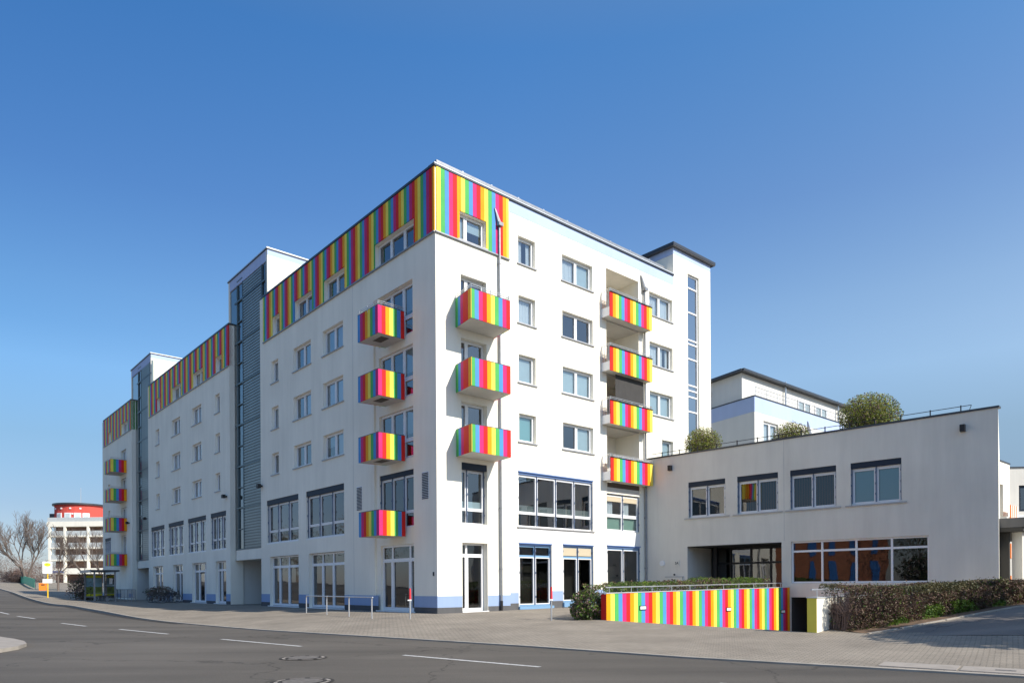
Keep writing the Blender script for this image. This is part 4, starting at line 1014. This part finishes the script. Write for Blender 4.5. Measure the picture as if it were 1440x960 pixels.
bare_tree(-91,134,1.9,12.0,'large spreading bare tree behind the green barrier, left of the round-topped building',gtr,dep=6,r=.26,stems=3,m=M['barkgrey'])
bare_tree(-96,130,1.9,9,'bare tree left of the large spreading one, at the picture edge',gtr,dep=5,r=.25,stems=2,buds=1200)
bare_tree(-63.5,100,.8,8.4,'slender bare tree in front of the left balconies of the round-topped building',gtr,dep=5,r=.16,m=M['barkgrey'])
bare_tree(-61,102,.8,8.6,'thin bare tree before the middle of the round-topped building',gtr,dep=5,r=.15,m=M['barkgrey'])
bare_tree(-58.2,101,.7,9,'bare tree nearest the bus shelter, before the right balconies',gtr,dep=5,r=.16,m=M['barkgrey'])
# far reddish scrub at the left edge
for i,(x,y,r,h,l) in enumerate(((-114,160,7,6.6,'reddish budding scrub at the far left end of the road'),(-104,158,5.5,5.0,'taller brown scrub behind the reddish scrub at the far left edge'),(-99,143,3,2.6,'low brown scrub under the large spreading bare tree'))):
    t=thing('scrub',(x,y,2.0),l,'shrub','leafless scrub at the far left'); c=(x,y,2.2+h*.45)
    bushmesh('foliage',t,c,r,r,h*.62,6500,.10,[M['leafred'],M['twig'],M['leafred']],.2,False,220)
# ------------------------------------------------------------------ round-topped building
M['wallbrown']=mat('brown_far_wall',(.24,.15,.12),.8); M['bluew']=mat('blue_window',(.04,.16,.45),.3)
rb=thing('balcony_building',(-100,172,1.5),'distant white block with balcony rows and a round red top storey','building')
M['redplaster']=plaster('red_plaster',(.62,.10,.08),.06)
FB=Frame((-111.5,172),(1,-.06),(-.06,-1))
M['balc']=mat('balcony_glass_panel',(.55,.58,.58),.4,var=.1)
mb=MB(); mb.box(FB,-2.4,30,-14,-2.6,16.6,17.0,M['white']); mb.box(FB,0.2,30,-14,-2.2,-1,16.58,M['wallbrown']); mb.build('wall',rb)
for k,z in enumerate((5.9,8.0,10.9,13.75)):
    mb=MB(); mb.box(FB,-.2,30.2,-2.2,.1,z-(.35 if k else 1.4),z,M['white']); sl_=mb.build('balcony_slab',rb)
    if k: mb=MB(); mb.box(FB,.1,30,-.05,.03,z+.01,z+1.12,M['balc']); mb.build('parapet',sl_)
mb=MB(); mb.box(FB,-.25,30.2,-2.2,.12,15.9,17.1,M['white']); mb.build('roof_beam',rb)
for t in (0,3.85,9.65,15.5,21.3):
    mb=MB(); mb.box(FB,t,t+.5,-.4,.16,.5,15.88,M['white']); mb.build('pillar',rb)
mb=MB(); mb.box(FB,-.2,30,-.1,.0,17.12,18.1,M['balc']); mb.build('parapet',rb)
cx,cy=FB.w(3.9,-6.2,0)[:2]
mb=MB(); n=40; mb.prism([(cx+5.6*math.cos(2*math.pi*k/n),cy+5.6*math.sin(2*math.pi*k/n)) for k in range(n)],17.0,21.3,M['redplaster']); mb.build('round_storey',rb,smooth=False)
mb=MB(); mb.prism([(cx+6.1*math.cos(2*math.pi*k/n),cy+6.1*math.sin(2*math.pi*k/n)) for k in range(n)],21.3,21.7,M['coping']); mb.build('roof',rb)
for a in (-112,-88,-66,-48):
    A=R(a); fr=Frame((cx,cy),(math.cos(A+math.pi/2),math.sin(A+math.pi/2)),(math.cos(A),math.sin(A)))
    mb=MB(); mb.box(fr,-.75,.75,5.3,5.7,17.3,19.3,M['frame']); mb.box(fr,-.5,.5,5.7,5.72,17.5,19.1,M['blind']); mb.build('window',rb)
for a,z in ((-128,20.2),(-105,20.2),(-82,20.2),(-60,20.2),(-117,18.9),(-77,18.9)):
    A=R(a); fr=Frame((cx,cy),(math.cos(A+math.pi/2),math.sin(A+math.pi/2)),(math.cos(A),math.sin(A)))
    mb=MB(); mb.box(fr,-.2,.2,5.4,5.75,z,z+.35,M['frame']); mb.build('wall_light',rb)
mb=MB(); mb.tube((cx,cy,21.5),(cx,cy,26),.10,.05,M['steel'],5); mb.build('mast',rb)
mb=MB(); mb.box(FB,-2.2,-.6,-7,-3.4,17.1,19.4,M['coping']); mb.build('side_wing',rb)
mb=MB(); mb.box(FB,1.0,4.0,.11,.14,4.75,5.3,M['bluew']); mb.build('sign_panel',rb)
# ------------------------------------------------------------------ rear wing behind the annex
cw=(17.72,52.0)
dw2=(dR[0],dR[1]); aw=R(28); dl2=(-math.sin(aw),math.cos(aw))
wg=thing('rear_building',(cw[0],cw[1],0),'pale rear building with setback top storey seen above the annex roof','building')
FW2=Frame(cw,dR,nR); nl2=(-math.cos(aw),-math.sin(aw)); FW3=Frame(cw,dl2,nl2)
mb=MB()
hw=[(1.25,3.4,11.2,13.25,.15),(4.9,7.6,9.0,12.75,1.5)]
wall(mb,FW2,0,30,0,14.85,hw,.15,M['white3']); wall(mb,FW3,0,12,0,14.85,[],.1,M['white3'])
mb.poly([FW2.w(4.9,-1.5,9),FW2.w(7.6,-1.5,9),FW2.w(7.6,-1.5,12.75),FW2.w(4.9,-1.5,12.75)],M['white3'])
mb.build('wall',wg)
window(wg,FW2,1.25,3.4,11.2,13.25,cols=2,depth=.15,cover='CC',fw=.12)
mb=MB(); mb.box(FW2,.006,30,.002,.01,13.75,14.85,M['paleblue']); mb.box(FW3,.006,12,.002,.01,13.75,14.85,M['paleblue']); mb.build('blue_band',wg)
mb=MB(); mb.box(FW2,0,30,-.3,.05,14.85,14.93,M['coping']); mb.box(FW3,.06,12,-.3,.05,14.85,14.93,M['coping']); mb.build('coping',wg)
mb=MB(); o2=(cw[0]+dR[0]*1.0-nR[0]*1.6,cw[1]+dR[1]*1.0-nR[1]*1.6); FP=Frame(o2,dR,nR); FP3=Frame(o2,dl2,nl2)
wall(mb,FP,0,28,14.5,17.1,[],.1,M['white3']); wall(mb,FP3,0,12,14.5,17.1,[],.1,M['white3']); mb.poly([FP.w(0,-.01,17.1),FP.w(28,-.01,17.1),FP.w(28,-12,17.1),FP3.w(12,-.01,17.1)],M['plinth']); mb.build('top_storey',wg)
mb=MB(); mb.poly([FP.w(-.4,.5,17.12),FP.w(28,.5,17.12),FP.w(28,-12,17.12),FP3.w(12,.5,17.12)],M['coping']); mb.box(FP,-.5,28,.3,.5,17.1,17.26,M['coping']); mb.box(FP3,-.4,12,.3,.5,17.1,17.26,M['coping']); mb.build('roof',wg)
mb=MB()
for t in (6.2,15.6,25): mb.tube(FP.w(t,.2,14.9),FP.w(t,.2,17.5),.07,None,M['steel'],6)
mb.build('downpipe',wg)
mb=MB(); mb.path([FW2.w(.3,-.1,14.9),FW2.w(.3,-.1,15.6),FW2.w(29,-.1,15.6)],.025,M['steel'],5); mb.path([FW2.w(.3,-.1,15.3),FW2.w(29,-.1,15.3)],.02,M['steel'],5)
for k in range(18): mb.tube(FW2.w(.3+k*1.6,-.1,14.9),FW2.w(.3+k*1.6,-.1,15.6),.02,None,M['steel'],5)
mb.build('railing',wg)
mb=MB(); mb.path([FP3.w(3.2,.1,15),FP3.w(3.2,.1,16.4),FP3.w(6.2,.1,16.4),FP3.w(6.2,.1,15)],.05,M['frame'],6); mb.build('roof_frame',wg)
for t in (8.5,11.5,18,21): 
    window(wg,FP,t,t+2.2,15.4,16.5,cols=2,depth=-.08,fw=.09,sill=False,back=False)
mb=MB(); mb.tube(FW2.w(8.3,.12,8),FW2.w(8.3,.12,13.3),.06,None,M['zinc'],8)
mb.hexa([FW2.w(8.1,.02,12.8),FW2.w(8.5,.02,12.8),FW2.w(8.5,.25,12.8),FW2.w(8.1,.25,12.8)],[FW2.w(7.95,.02,14.2),FW2.w(8.0,.02,14.2),FW2.w(8.0,.1,14.1),FW2.w(7.95,.1,14.1)],M['zinc']); mb.build('downpipe',wg)
# ------------------------------------------------------------------ far right: buildings past the annex
fb=thing('far_building',(40,55,0),'sunlit white building with orange striped balconies at the right edge','building')
FX=Frame((37.6,54.5),(dR[0],dR[1]),nR)
M['so2']=mat('orange_panel',(.80,.20,.03),.5)
mb=MB(); wall(mb,FX,-4,1.36,0,10.3,[(-1.6,-.35,1.2,8.6,1.2)],.3,M['white']); mb.poly([FX.w(1.36,0,0),FX.w(1.36,-10,0),FX.w(1.36,-10,10.3),FX.w(1.36,0,10.3)],M['white3']); mb.poly([FX.w(-1.6,-1.2,1),FX.w(-.35,-1.2,1),FX.w(-.35,-1.2,8.6),FX.w(-1.6,-1.2,8.6)],M['soffit']); mb.build('wall',fb)
mb=MB(); mb.box(FX,-4,1.4,-.3,.05,10.3,10.4,M['coping']); mb.build('coping',fb)
for z in (5.9,3.0,.6):
    mb=MB()
    for k in range(8): mb.box(FX,-.9+k*.25,-.9+k*.25+.24,.55,.6,z,z+1.1,M['so2'] if k%2==0 else M['frame'])
    mb.box(FX,-1.6,1.0,.0,.54,z,z+.2,M['soffit']); mb.build('balcony',fb)
gb=thing('grey_building',(46,60,0),'grey flat-roofed building with dark windows beyond the right edge of the annex','building')
FY=Frame((40.9,57.6),(.995,-.10),(-.10,-.995))
mb=MB(); wall(mb,FY,-1,20,0,10.4,[(.0,2.6,6.9,9.0,.2),(1.0,14,2.6,5.4,1.0)],.3,M['white2']); mb.poly([FY.w(1,-1,2.6),FY.w(14,-1,2.6),FY.w(14,-1,5.4),FY.w(1,-1,5.4)],M['soffit']); mb.build('wall',gb)
window(gb,FY,.0,2.6,6.9,9.0,cols=2,depth=.15,fm=M['shutter'],fw=.15,sill=False)
mb=MB(); mb.box(FY,-1,20,-.3,.06,10.4,10.5,M['coping']); mb.box(FY,-1,20,.0,.05,6.0,6.6,M['frame']); mb.build('coping',gb)
cp=thing('canopy',(22,31,0),'dark flat canopy on a pale column behind the annex corner','canopy')
FZ=Frame((21.35,30.6),dR,nR)
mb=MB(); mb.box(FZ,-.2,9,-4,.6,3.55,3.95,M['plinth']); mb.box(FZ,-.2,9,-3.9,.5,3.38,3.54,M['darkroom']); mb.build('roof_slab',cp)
mb=MB(); mb.box(FZ,.62,1.0,-.1,.28,-.2,3.4,M['white2']); mb.build('column',cp)
mb=MB(); mb.box(FZ,.2,.36,-2.1,-.1,-.2,3.4,M['darkroom']); mb.build('column',cp)
t=thing('hedge',(30,38,0),'green hedge seen under the canopy at the right edge','hedge'); bushmesh('foliage',t,(30.5,38.5,1.3),2.8,1.6,1.1,2600,.1,[M['leafgreen'],M['leafdark']],.3,False,20)
# ------------------------------------------------------------------ street furniture
def bollard(x,y,label):
    z=zs(x,y); t=thing('bollard',(x,y,z),label,'bollard','red-topped steel posts on the pavement')
    mb=MB(); mb.tube((x,y,z-.1),(x,y,z+.80),.03,None,M['steel'],12); mb.build('post',t)
    mb=MB(); mb.tube((x,y,z+.78),(x,y,z+1.22),.045,.035,M['redp'],12); mb.build('red_cap',t)
    mb=MB(); mb.tube((x,y,z+.72),(x,y,z+.78),.055,.055,M['frame'],12); mb.box(Frame((x,y),dR,nR),-.12,-.04,-.02,.02,z+.73,z+.77,M['frame']); mb.build('collar',t)
M['redp']=mat('red_paint',(.72,.04,.05),.4)
bollard(-4.05,28.38,'thin red-topped post in front of the corner entrance door'); bollard(1.42,25.82,'thin red-topped post on the sunlit side before the blue-framed doors')
pts=[(-10.02,34.81),(-8.52,32.85),(-7.08,31.02),(-5.75,29.29)]
t=thing('bike_rail',(-7.1,31,-.1),'four-post galvanised barrier rail on the pavement beside the shaded shop windows','rail')
for i,(x,y) in enumerate(pts):
    z=zs(x,y); mb=MB(); 
    mb.path([(x,y,z-.1),(x,y,.69),(x+.02,y-.02,.74),(x+.05,y-.05,.765)],.03,M['steel'],8); mb.build('post',t)
mb=MB(); mb.path([(pts[0][0]-.0,pts[0][1],.765),(pts[3][0]+.05,pts[3][1]-.05,.765)],.024,M['steel'],8); mb.build('top_rail',t)
# bus stop sign
M['yel']=mat('yellow_paint',(.85,.55,.03),.4); M['org']=mat('orange_plastic',(.85,.24,.02),.4); M['grn']=mat('green_paint',(.02,.28,.08),.5); M['signy']=mat('sign_yellow',(.75,.72,.02),.4)
x,y=-44.95,69.2; z=zs(x,y)
t=thing('bus_stop_sign',(x,y,z),'yellow pole with white bus stop board and small timetable','sign')
FS=Frame((x,y),(.84,.54),(.54,-.84))
mb=MB(); mb.tube((x,y,z-.2),(x,y,z+2.9),.06,None,M['yel'],10); mb.build('pole',t)
mb=MB(); mb.box(FS,-.42,.38,.065,.10,z+2.35,z+3.5,M['frame']); bo=mb.build('board',t)
mb=MB(); mb.prism([(0,0)]*3,0,0,M['signy']) if 0 else None
n=24; c=FS.w(-.02,.105,z+3.2)
mb.poly([(c[0]+FS.d[0]*.27*math.cos(2*math.pi*k/n),c[1]+FS.d[1]*.27*math.cos(2*math.pi*k/n),c[2]+.17*math.sin(2*math.pi*k/n)) for k in range(n)],M['signy']); mb.build('emblem',bo)
text('H',.26,FS,-.02,.112,z+3.2,M['grn'],'emblem_letter',bo)
mb=MB(); mb.box(FS,-.42,.38,.065,.10,z+1.42,z+1.82,M['frame']); mb.build('timetable',t)
t2=thing('waste_bin',(x-.35,y,z),'orange waste bin hanging beside the yellow bus stop pole','bin')
mb=MB(); mb.box(FS,-.72,-.10,-.22,.18,z+.72,z+1.35,M['org']); mb.build('bin_body',t2)
mb=MB(); mb.box(FS,-.74,-.08,-.24,.20,z+1.352,z+1.42,M['org']); mb.box(FS,-.55,-.25,.181,.19,z+1.2,z+1.3,M['black']); mb.build('bin_lid',t2)
# bus shelter
x0,y0=-37.9,63.9; zb=.04
sh=thing('bus_shelter',(x0,y0,zb),'dark glass bus shelter with a lit poster panel at the left end of the pavement','bus shelter')
fs=Frame((x0,y0),(.60,.80),(-.80,.60)) ; fs=Frame((x0,y0),(dL[0],dL[1]),nL)
mb=MB(); mb.box(fs,-2.9,1.6,-1.9,.35,zb+2.58,zb+2.72,M['coping']); mb.box(fs,-2.9,1.6,.30,.36,zb+2.50,zb+2.74,M['zinc']); mb.build('roof',sh)
for s,p in ((1.4,.0),(-2.6,.0),(1.4,-1.6),(-2.6,-1.6)):
    mb=MB(); mb.box(fs,s-.06,s+.06,p-.06,p+.06,zb-.2,zb+2.58,M['zinc']); mb.build('post',sh)
mb=MB(); mb.box(fs,-2.54,1.34,-1.62,-1.60,zb+.25,zb+2.4,M['glassdk']); mb.build('rear_glass',sh)
mb=MB(); mb.box(fs,-2.54,1.34,-1.6,-1.57,zb+1.35,zb+1.42,M['steel']); mb.build('cross_bar',sh)
M['post1']=mat('poster_green',(.22,.30,.05),.4,var=.5,scale=2); M['post2']=mat('poster_sky',(.30,.50,.60),.4,var=.3,scale=2)
mb=MB(); mb.box(Frame((x0,y0),nL,dL),-1.45,-.05,1.5,1.62,zb+.3,zb+2.4,M['zinc']); pp=mb.build('poster_panel',sh)
mb=MB(); fr=Frame((x0,y0),nL,dL)
mb.box(fr,-1.38,-.12,1.48,1.497,zb+.4,zb+.62,M['signy']); mb.box(fr,-1.38,-.12,1.48,1.497,zb+.66,zb+1.25,M['post1']); mb.box(fr,-1.38,-.12,1.48,1.497,zb+1.26,zb+2.05,M['post2']); mb.box(fr,-1.38,-.12,1.48,1.497,zb+2.08,zb+2.3,M['signy']); mb.build('poster',pp)
mb=MB(); mb.box(fs,-2.2,.9,-1.3,-.9,zb+.42,zb+.47,M['brown']); 
for s in (-2,-.6,.7): mb.box(fs,s-.03,s+.03,-1.2,-1.0,zb-.1,zb+.42,M['zinc'])
mb.build('bench',sh)
mb=MB(); mb.box(fs,-1.9,-.9,-1.55,-1.5,zb+1.5,zb+2.0,M['frame']); mb.build('information_board',sh)
t=thing('shelter_bush',FL.w(50,4.5,0),'dark bush standing between the bus shelter and the far facade','bush'); c=FL.w(50.2,4.2,1.2); bushmesh('foliage',t,c,1.2,2.2,1.4,3000,.09,[M['leafdark'],M['twig'],M['leafdark']],.2,False,40)
# guard rail along the passage of the far stair tower
t=thing('guard_rail',FL.w(46,2.2,0),'dark metal guard rail between the bus shelter and the bicycles','railing')
mb=MB()
for k in range(9): s=40.5+k*1.25; x,y,_=FL.w(s,2.3,0); mb.tube((x,y,-.1),(x,y,1.05),.028,None,M['zinc'],6)
for h in (1.05,.35): mb.tube(FL.w(40.5,2.3,h),FL.w(50.5,2.3,h),.022,None,M['zinc'],6)
for k in range(66): s=40.6+k*.15; mb.tube(FL.w(s,2.3,.35),FL.w(s,2.3,1.05),.009,None,M['zinc'],4)
mb.build('rail_panel',t)
# bicycles
def bicycle(label):
    t=thing('bicycle',(0,0,0),label,'bicycle','bicycles parked by the shaded facade')
    for xx in (-.52,.52):
        mb=MB(); mb.torus((xx,0,.34),(0,1,0),.32,.02,M['black'],24,5); w=mb.build('wheel',t)
        mb=MB(); mb.torus((xx,0,.34),(0,1,0),.29,.012,M['steel'],24,4)
        for k in range(10): a=math.pi*k/5; mb.tube((xx,0,.34),(xx+.29*math.cos(a),0,.34+.29*math.sin(a)),.003,None,M['steel'],3)
        mb.build('rim',w)
    mb=MB(); P={'r':(-.52,0,.34),'b':(-.08,0,.30),'s':(-.22,0,.80),'h':(.36,0,.82),'f':(.52,0,.34)}
    for a,b in (('r','b'),('b','s'),('s','r'),('b','h'),('s','h'),('h','f')): mb.tube(P[a],P[b],.018,None,M['bikef'],6)
    mb.build('frame',t)
    mb=MB(); mb.path([(.30,-.28,.98),(.36,-.2,1.0),(.36,.2,1.0),(.30,.28,.98)],.014,M['black'],6); mb.tube((.36,0,.82),(.36,0,1.0),.014,None,M['steel'],6); mb.build('handlebar',t)
    mb=MB(); mb.hexa([(-.38,-.08,.88),(-.10,-.025,.88),(-.10,.025,.88),(-.38,.08,.88)],[(-.38,-.08,.93),(-.10,-.025,.92),(-.10,.025,.92),(-.38,.08,.93)],M['black']); mb.tube((-.22,0,.8),(-.24,0,.89),.014,None,M['steel'],6); mb.build('saddle',t)
    mb=MB(); mb.box(WORLD,.44,.78,-.18,.18,.62,.86,M['basket']); mb.build('basket',t)
    return t
M['bikef']=mat('dark_bike_paint',(.03,.035,.05),.35); M['basket']=mat('dark_basket',(.06,.055,.05),.8)
proto=bicycle('bicycle with a basket nearest the shop doors, at the right end of the parked row')
labs=[None,'second bicycle from the right in the parked row, beside the first','third bicycle in the parked row, in front of the shaded shop window','bicycle at the left end of the parked row by the guard rail']
for k in range(4):
    s=33.6+k*1.05; x,y,_=FL.w(s,1.5,0); o=proto if k==0 else copy_tree(proto)
    o.location=(x,y,zs(x,y)); o.rotation_euler=(0,0,math.atan2(nL[1],nL[0])+.12*(k%3)-.1+ (math.pi if k%2 else 0))
    if labs[k]: o['label']=labs[k]
t=thing('planter_bush',FL.w(38.2,1.7,0),'dark dense bush growing over the bicycles beside the facade','bush'); c=FL.w(37.4,1.2,.75); bushmesh('foliage',t,c,1.0,1.6,.62,2600,.06,[M['leafdark'],M['twig'],M['leafdark']],.3,False,60)
# green barrier mesh on the bridge side
t=thing('green_barrier',(-69.5,104,1.1),'green tarpaulin fence panel curving along the pavement at the far left','fence')
mb=MB(); P=[(-69.5,104,1.15),(-77,114,1.5),(-88,129,1.95),(-102,148,2.25),(-114,165,2.35)]
M['tarp']=mat('green_tarp',(.04,.52,.28),.5,var=.15,scale=2)
for a,b in zip(P,P[1:]):
    mb.hexa([(a[0],a[1],a[2]+.05),(b[0],b[1],b[2]+.05),(b[0]+.03,b[1]+.03,b[2]+.05),(a[0]+.03,a[1]+.03,a[2]+.05)],[(a[0],a[1],a[2]+1.35),(b[0],b[1],b[2]+1.4),(b[0]+.03,b[1]+.03,b[2]+1.4),(a[0]+.03,a[1]+.03,a[2]+1.35)],M['tarp'])
mb.build('tarpaulin',t)
for a in P:
    mb=MB(); mb.tube((a[0]+.1,a[1]+.1,a[2]-.3),(a[0]+.1,a[1]+.1,a[2]+1.5),.05,None,M['zinc'],6); mb.build('post',t)
# ------------------------------------------------------------------ things outside the frame that cast shade and are mirrored in the glass
def leafy_tree(x,y,zb,h,r,label,n,group,m):
    t=thing('street_tree',(x,y,zb),label,'tree',group)
    mb=MB(); mb.tube((x,y,zb-.2),(x+.1,y,zb+h*.45),.16,.10,M['bark'],8)
    for _ in range(14):
        a=rnd(0,6.28); mb.tube((x+.1,y,zb+h*rnd(.3,.5)),(x+math.cos(a)*r*rnd(.5,.9),y+math.sin(a)*r*rnd(.5,.9),zb+h*rnd(.55,.95)),.05,.012,M['bark'],5,False)
    mb.build('trunk',t)
    bushmesh('crown',t,(x,y,zb+h*.68),r,r,h*.33,n,.13,m,.2,False,0)
leafy_tree(17.2,13.3,0,6.4,2.7,'street tree just outside the right edge whose shade falls on the pavement',17000,'street trees right of the frame',[M['leafgreen'],M['leafolive']])
leafy_tree(21.0,16.6,.3,6.8,2.4,'street tree further back outside the right edge of the frame',13000,'street trees right of the frame',[M['leafgreen'],M['leafolive']])
for i,(x,y,h,r) in enumerate(((-66,46,11,5),(-78,60,13,6),(-92,78,12,6),(-42,-5,11,6))):
    leafy_tree(x,y,0,h,r,['tree across the street mirrored in the shop windows, nearest to the road','broad tree across the street mirrored in the first-floor windows','tree furthest along the far side of the street','tree across the street right beside the orange house'][i],5200,'trees across the street outside the frame',[M['leafdark'],M['leafolive'],M['twig']])
t=thing('hedge',(-38,-4,0),'tall dark hedge across the street right of the orange house','hedge')
for cc in ((-40.5,-4.5,2.4),(-39.5,-6,2.2),(-38,-8,2.3),(-36.5,-13,2.2)): bushmesh('foliage',t,cc,2.6,3.4,2.8,2200,.22,[M['leafdark'],M['leafolive'],M['leafdark']],.3,False,20)
oh=thing('orange_house',(-48,14,0),'orange brick house with blue windows across the street, outside the frame','building')
M['brick']=mat('orange_brick',(.38,.14,.07),.85,var=.2,scale=3)
FO=Frame((-42.7,-1.0),(-.35,.94),(.94,.35))
mb=MB(); mb.box(FO,0,26,-10,0,-.6,9.5,M['brick']); mb.build('wall',oh)
mb=MB(); mb.box(FO,-.3,26.3,-10.3,.4,9.5,9.9,M['coping']); mb.build('roof',oh)
for k in range(10):
    for z in (.6,4.9):
        mb=MB(); mb.box(FO,1.0+k*2.5,1.75+k*2.5,.0,.05,z,z+3.4,M['bluew']); mb.build('window',oh)
# ------------------------------------------------------------------ camera, light, world
cam=bpy.data.cameras.new('camera'); co=bpy.data.objects.new('camera',cam); C.objects.link(co); bpy.context.scene.camera=co
cam.sensor_width=36; cam.sensor_fit='HORIZONTAL'; cam.lens=36*1005/1440; cam.shift_y=342/1440; cam.clip_end=6000
from mathutils import Matrix
co.matrix_world = Matrix.Translation((0,0,1.23)) @ Matrix.Rotation(R(90),4,'X') @ Matrix.Rotation(.0061*CAMSIGN if 'CAMSIGN' in globals() else -.0061,4,'Z')
w=bpy.data.worlds.new('World'); bpy.context.scene.world=w; w.use_nodes=True
nt=w.node_tree; bg=nt.nodes['Background']; sk=nt.nodes.new('ShaderNodeTexSky'); sk.sky_type='NISHITA'; sk.sun_disc=False
SUN_EL,SUN_AZ=R(37.5),R(-36.5)       # azimuth measured from +X towards +Y
sk.sun_elevation=SUN_EL; sk.sun_rotation=math.pi/2-SUN_AZ; sk.altitude=400; sk.air_density=1.0; sk.dust_density=.35; sk.ozone_density=2.2
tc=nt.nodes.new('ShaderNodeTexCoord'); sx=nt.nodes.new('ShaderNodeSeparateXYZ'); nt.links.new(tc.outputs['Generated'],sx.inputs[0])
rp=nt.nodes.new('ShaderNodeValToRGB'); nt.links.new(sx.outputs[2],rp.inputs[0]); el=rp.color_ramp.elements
stops=[(0.0,(.42,.44,.58)),(.10,(.57,.585,.66)),(.18,(.77,.82,.82)),(.26,(1.07,1.17,1.17)),(.34,(1.02,1.17,1.22)),(.45,(.80,1.05,1.26)),(.60,(.60,1.08,1.40)),(.72,(1.1,1.3,1.4)),(.86,(1.7,1.5,1.3)),(1.0,(1.8,1.55,1.3))]  # highest stops, above the frame, brightened and warmed as added fill for shaded walls
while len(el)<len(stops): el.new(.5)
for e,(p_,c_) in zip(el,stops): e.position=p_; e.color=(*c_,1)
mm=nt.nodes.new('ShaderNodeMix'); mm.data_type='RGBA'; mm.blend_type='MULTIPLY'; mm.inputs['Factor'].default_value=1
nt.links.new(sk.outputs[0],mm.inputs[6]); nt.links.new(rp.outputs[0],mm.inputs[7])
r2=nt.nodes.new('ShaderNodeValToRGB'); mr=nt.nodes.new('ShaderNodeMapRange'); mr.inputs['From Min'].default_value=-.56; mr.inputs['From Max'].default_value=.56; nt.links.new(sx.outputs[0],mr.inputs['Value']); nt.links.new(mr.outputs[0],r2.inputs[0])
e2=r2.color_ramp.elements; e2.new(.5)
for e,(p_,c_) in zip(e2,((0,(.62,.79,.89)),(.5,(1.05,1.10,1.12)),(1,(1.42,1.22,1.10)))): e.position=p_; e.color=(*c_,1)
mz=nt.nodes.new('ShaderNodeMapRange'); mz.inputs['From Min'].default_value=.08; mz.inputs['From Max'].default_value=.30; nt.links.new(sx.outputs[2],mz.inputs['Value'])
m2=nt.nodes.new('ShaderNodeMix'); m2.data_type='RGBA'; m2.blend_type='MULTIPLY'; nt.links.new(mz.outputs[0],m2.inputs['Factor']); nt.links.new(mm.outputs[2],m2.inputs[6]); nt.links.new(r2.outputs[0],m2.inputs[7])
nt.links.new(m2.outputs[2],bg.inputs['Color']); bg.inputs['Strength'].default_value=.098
sl=bpy.data.lights.new('sun','SUN'); so=bpy.data.objects.new('sun',sl); C.objects.link(so)
sl.energy=4.0; sl.angle=R(.53); sl.color=(1,.93,.81)
dv=Vector((math.cos(SUN_EL)*math.cos(SUN_AZ),math.cos(SUN_EL)*math.sin(SUN_AZ),math.sin(SUN_EL)))
so.rotation_euler=dv.to_track_quat('Z','Y').to_euler(); so.location=dv*60
vs=bpy.context.scene.view_settings; vs.view_transform='Standard'; vs.look='None'; vs.exposure=.55; vs.gamma=1; vs.use_curve_mapping=False
bpy.context.scene.cycles.max_bounces=8; bpy.context.scene.cycles.transparent_max_bounces=12
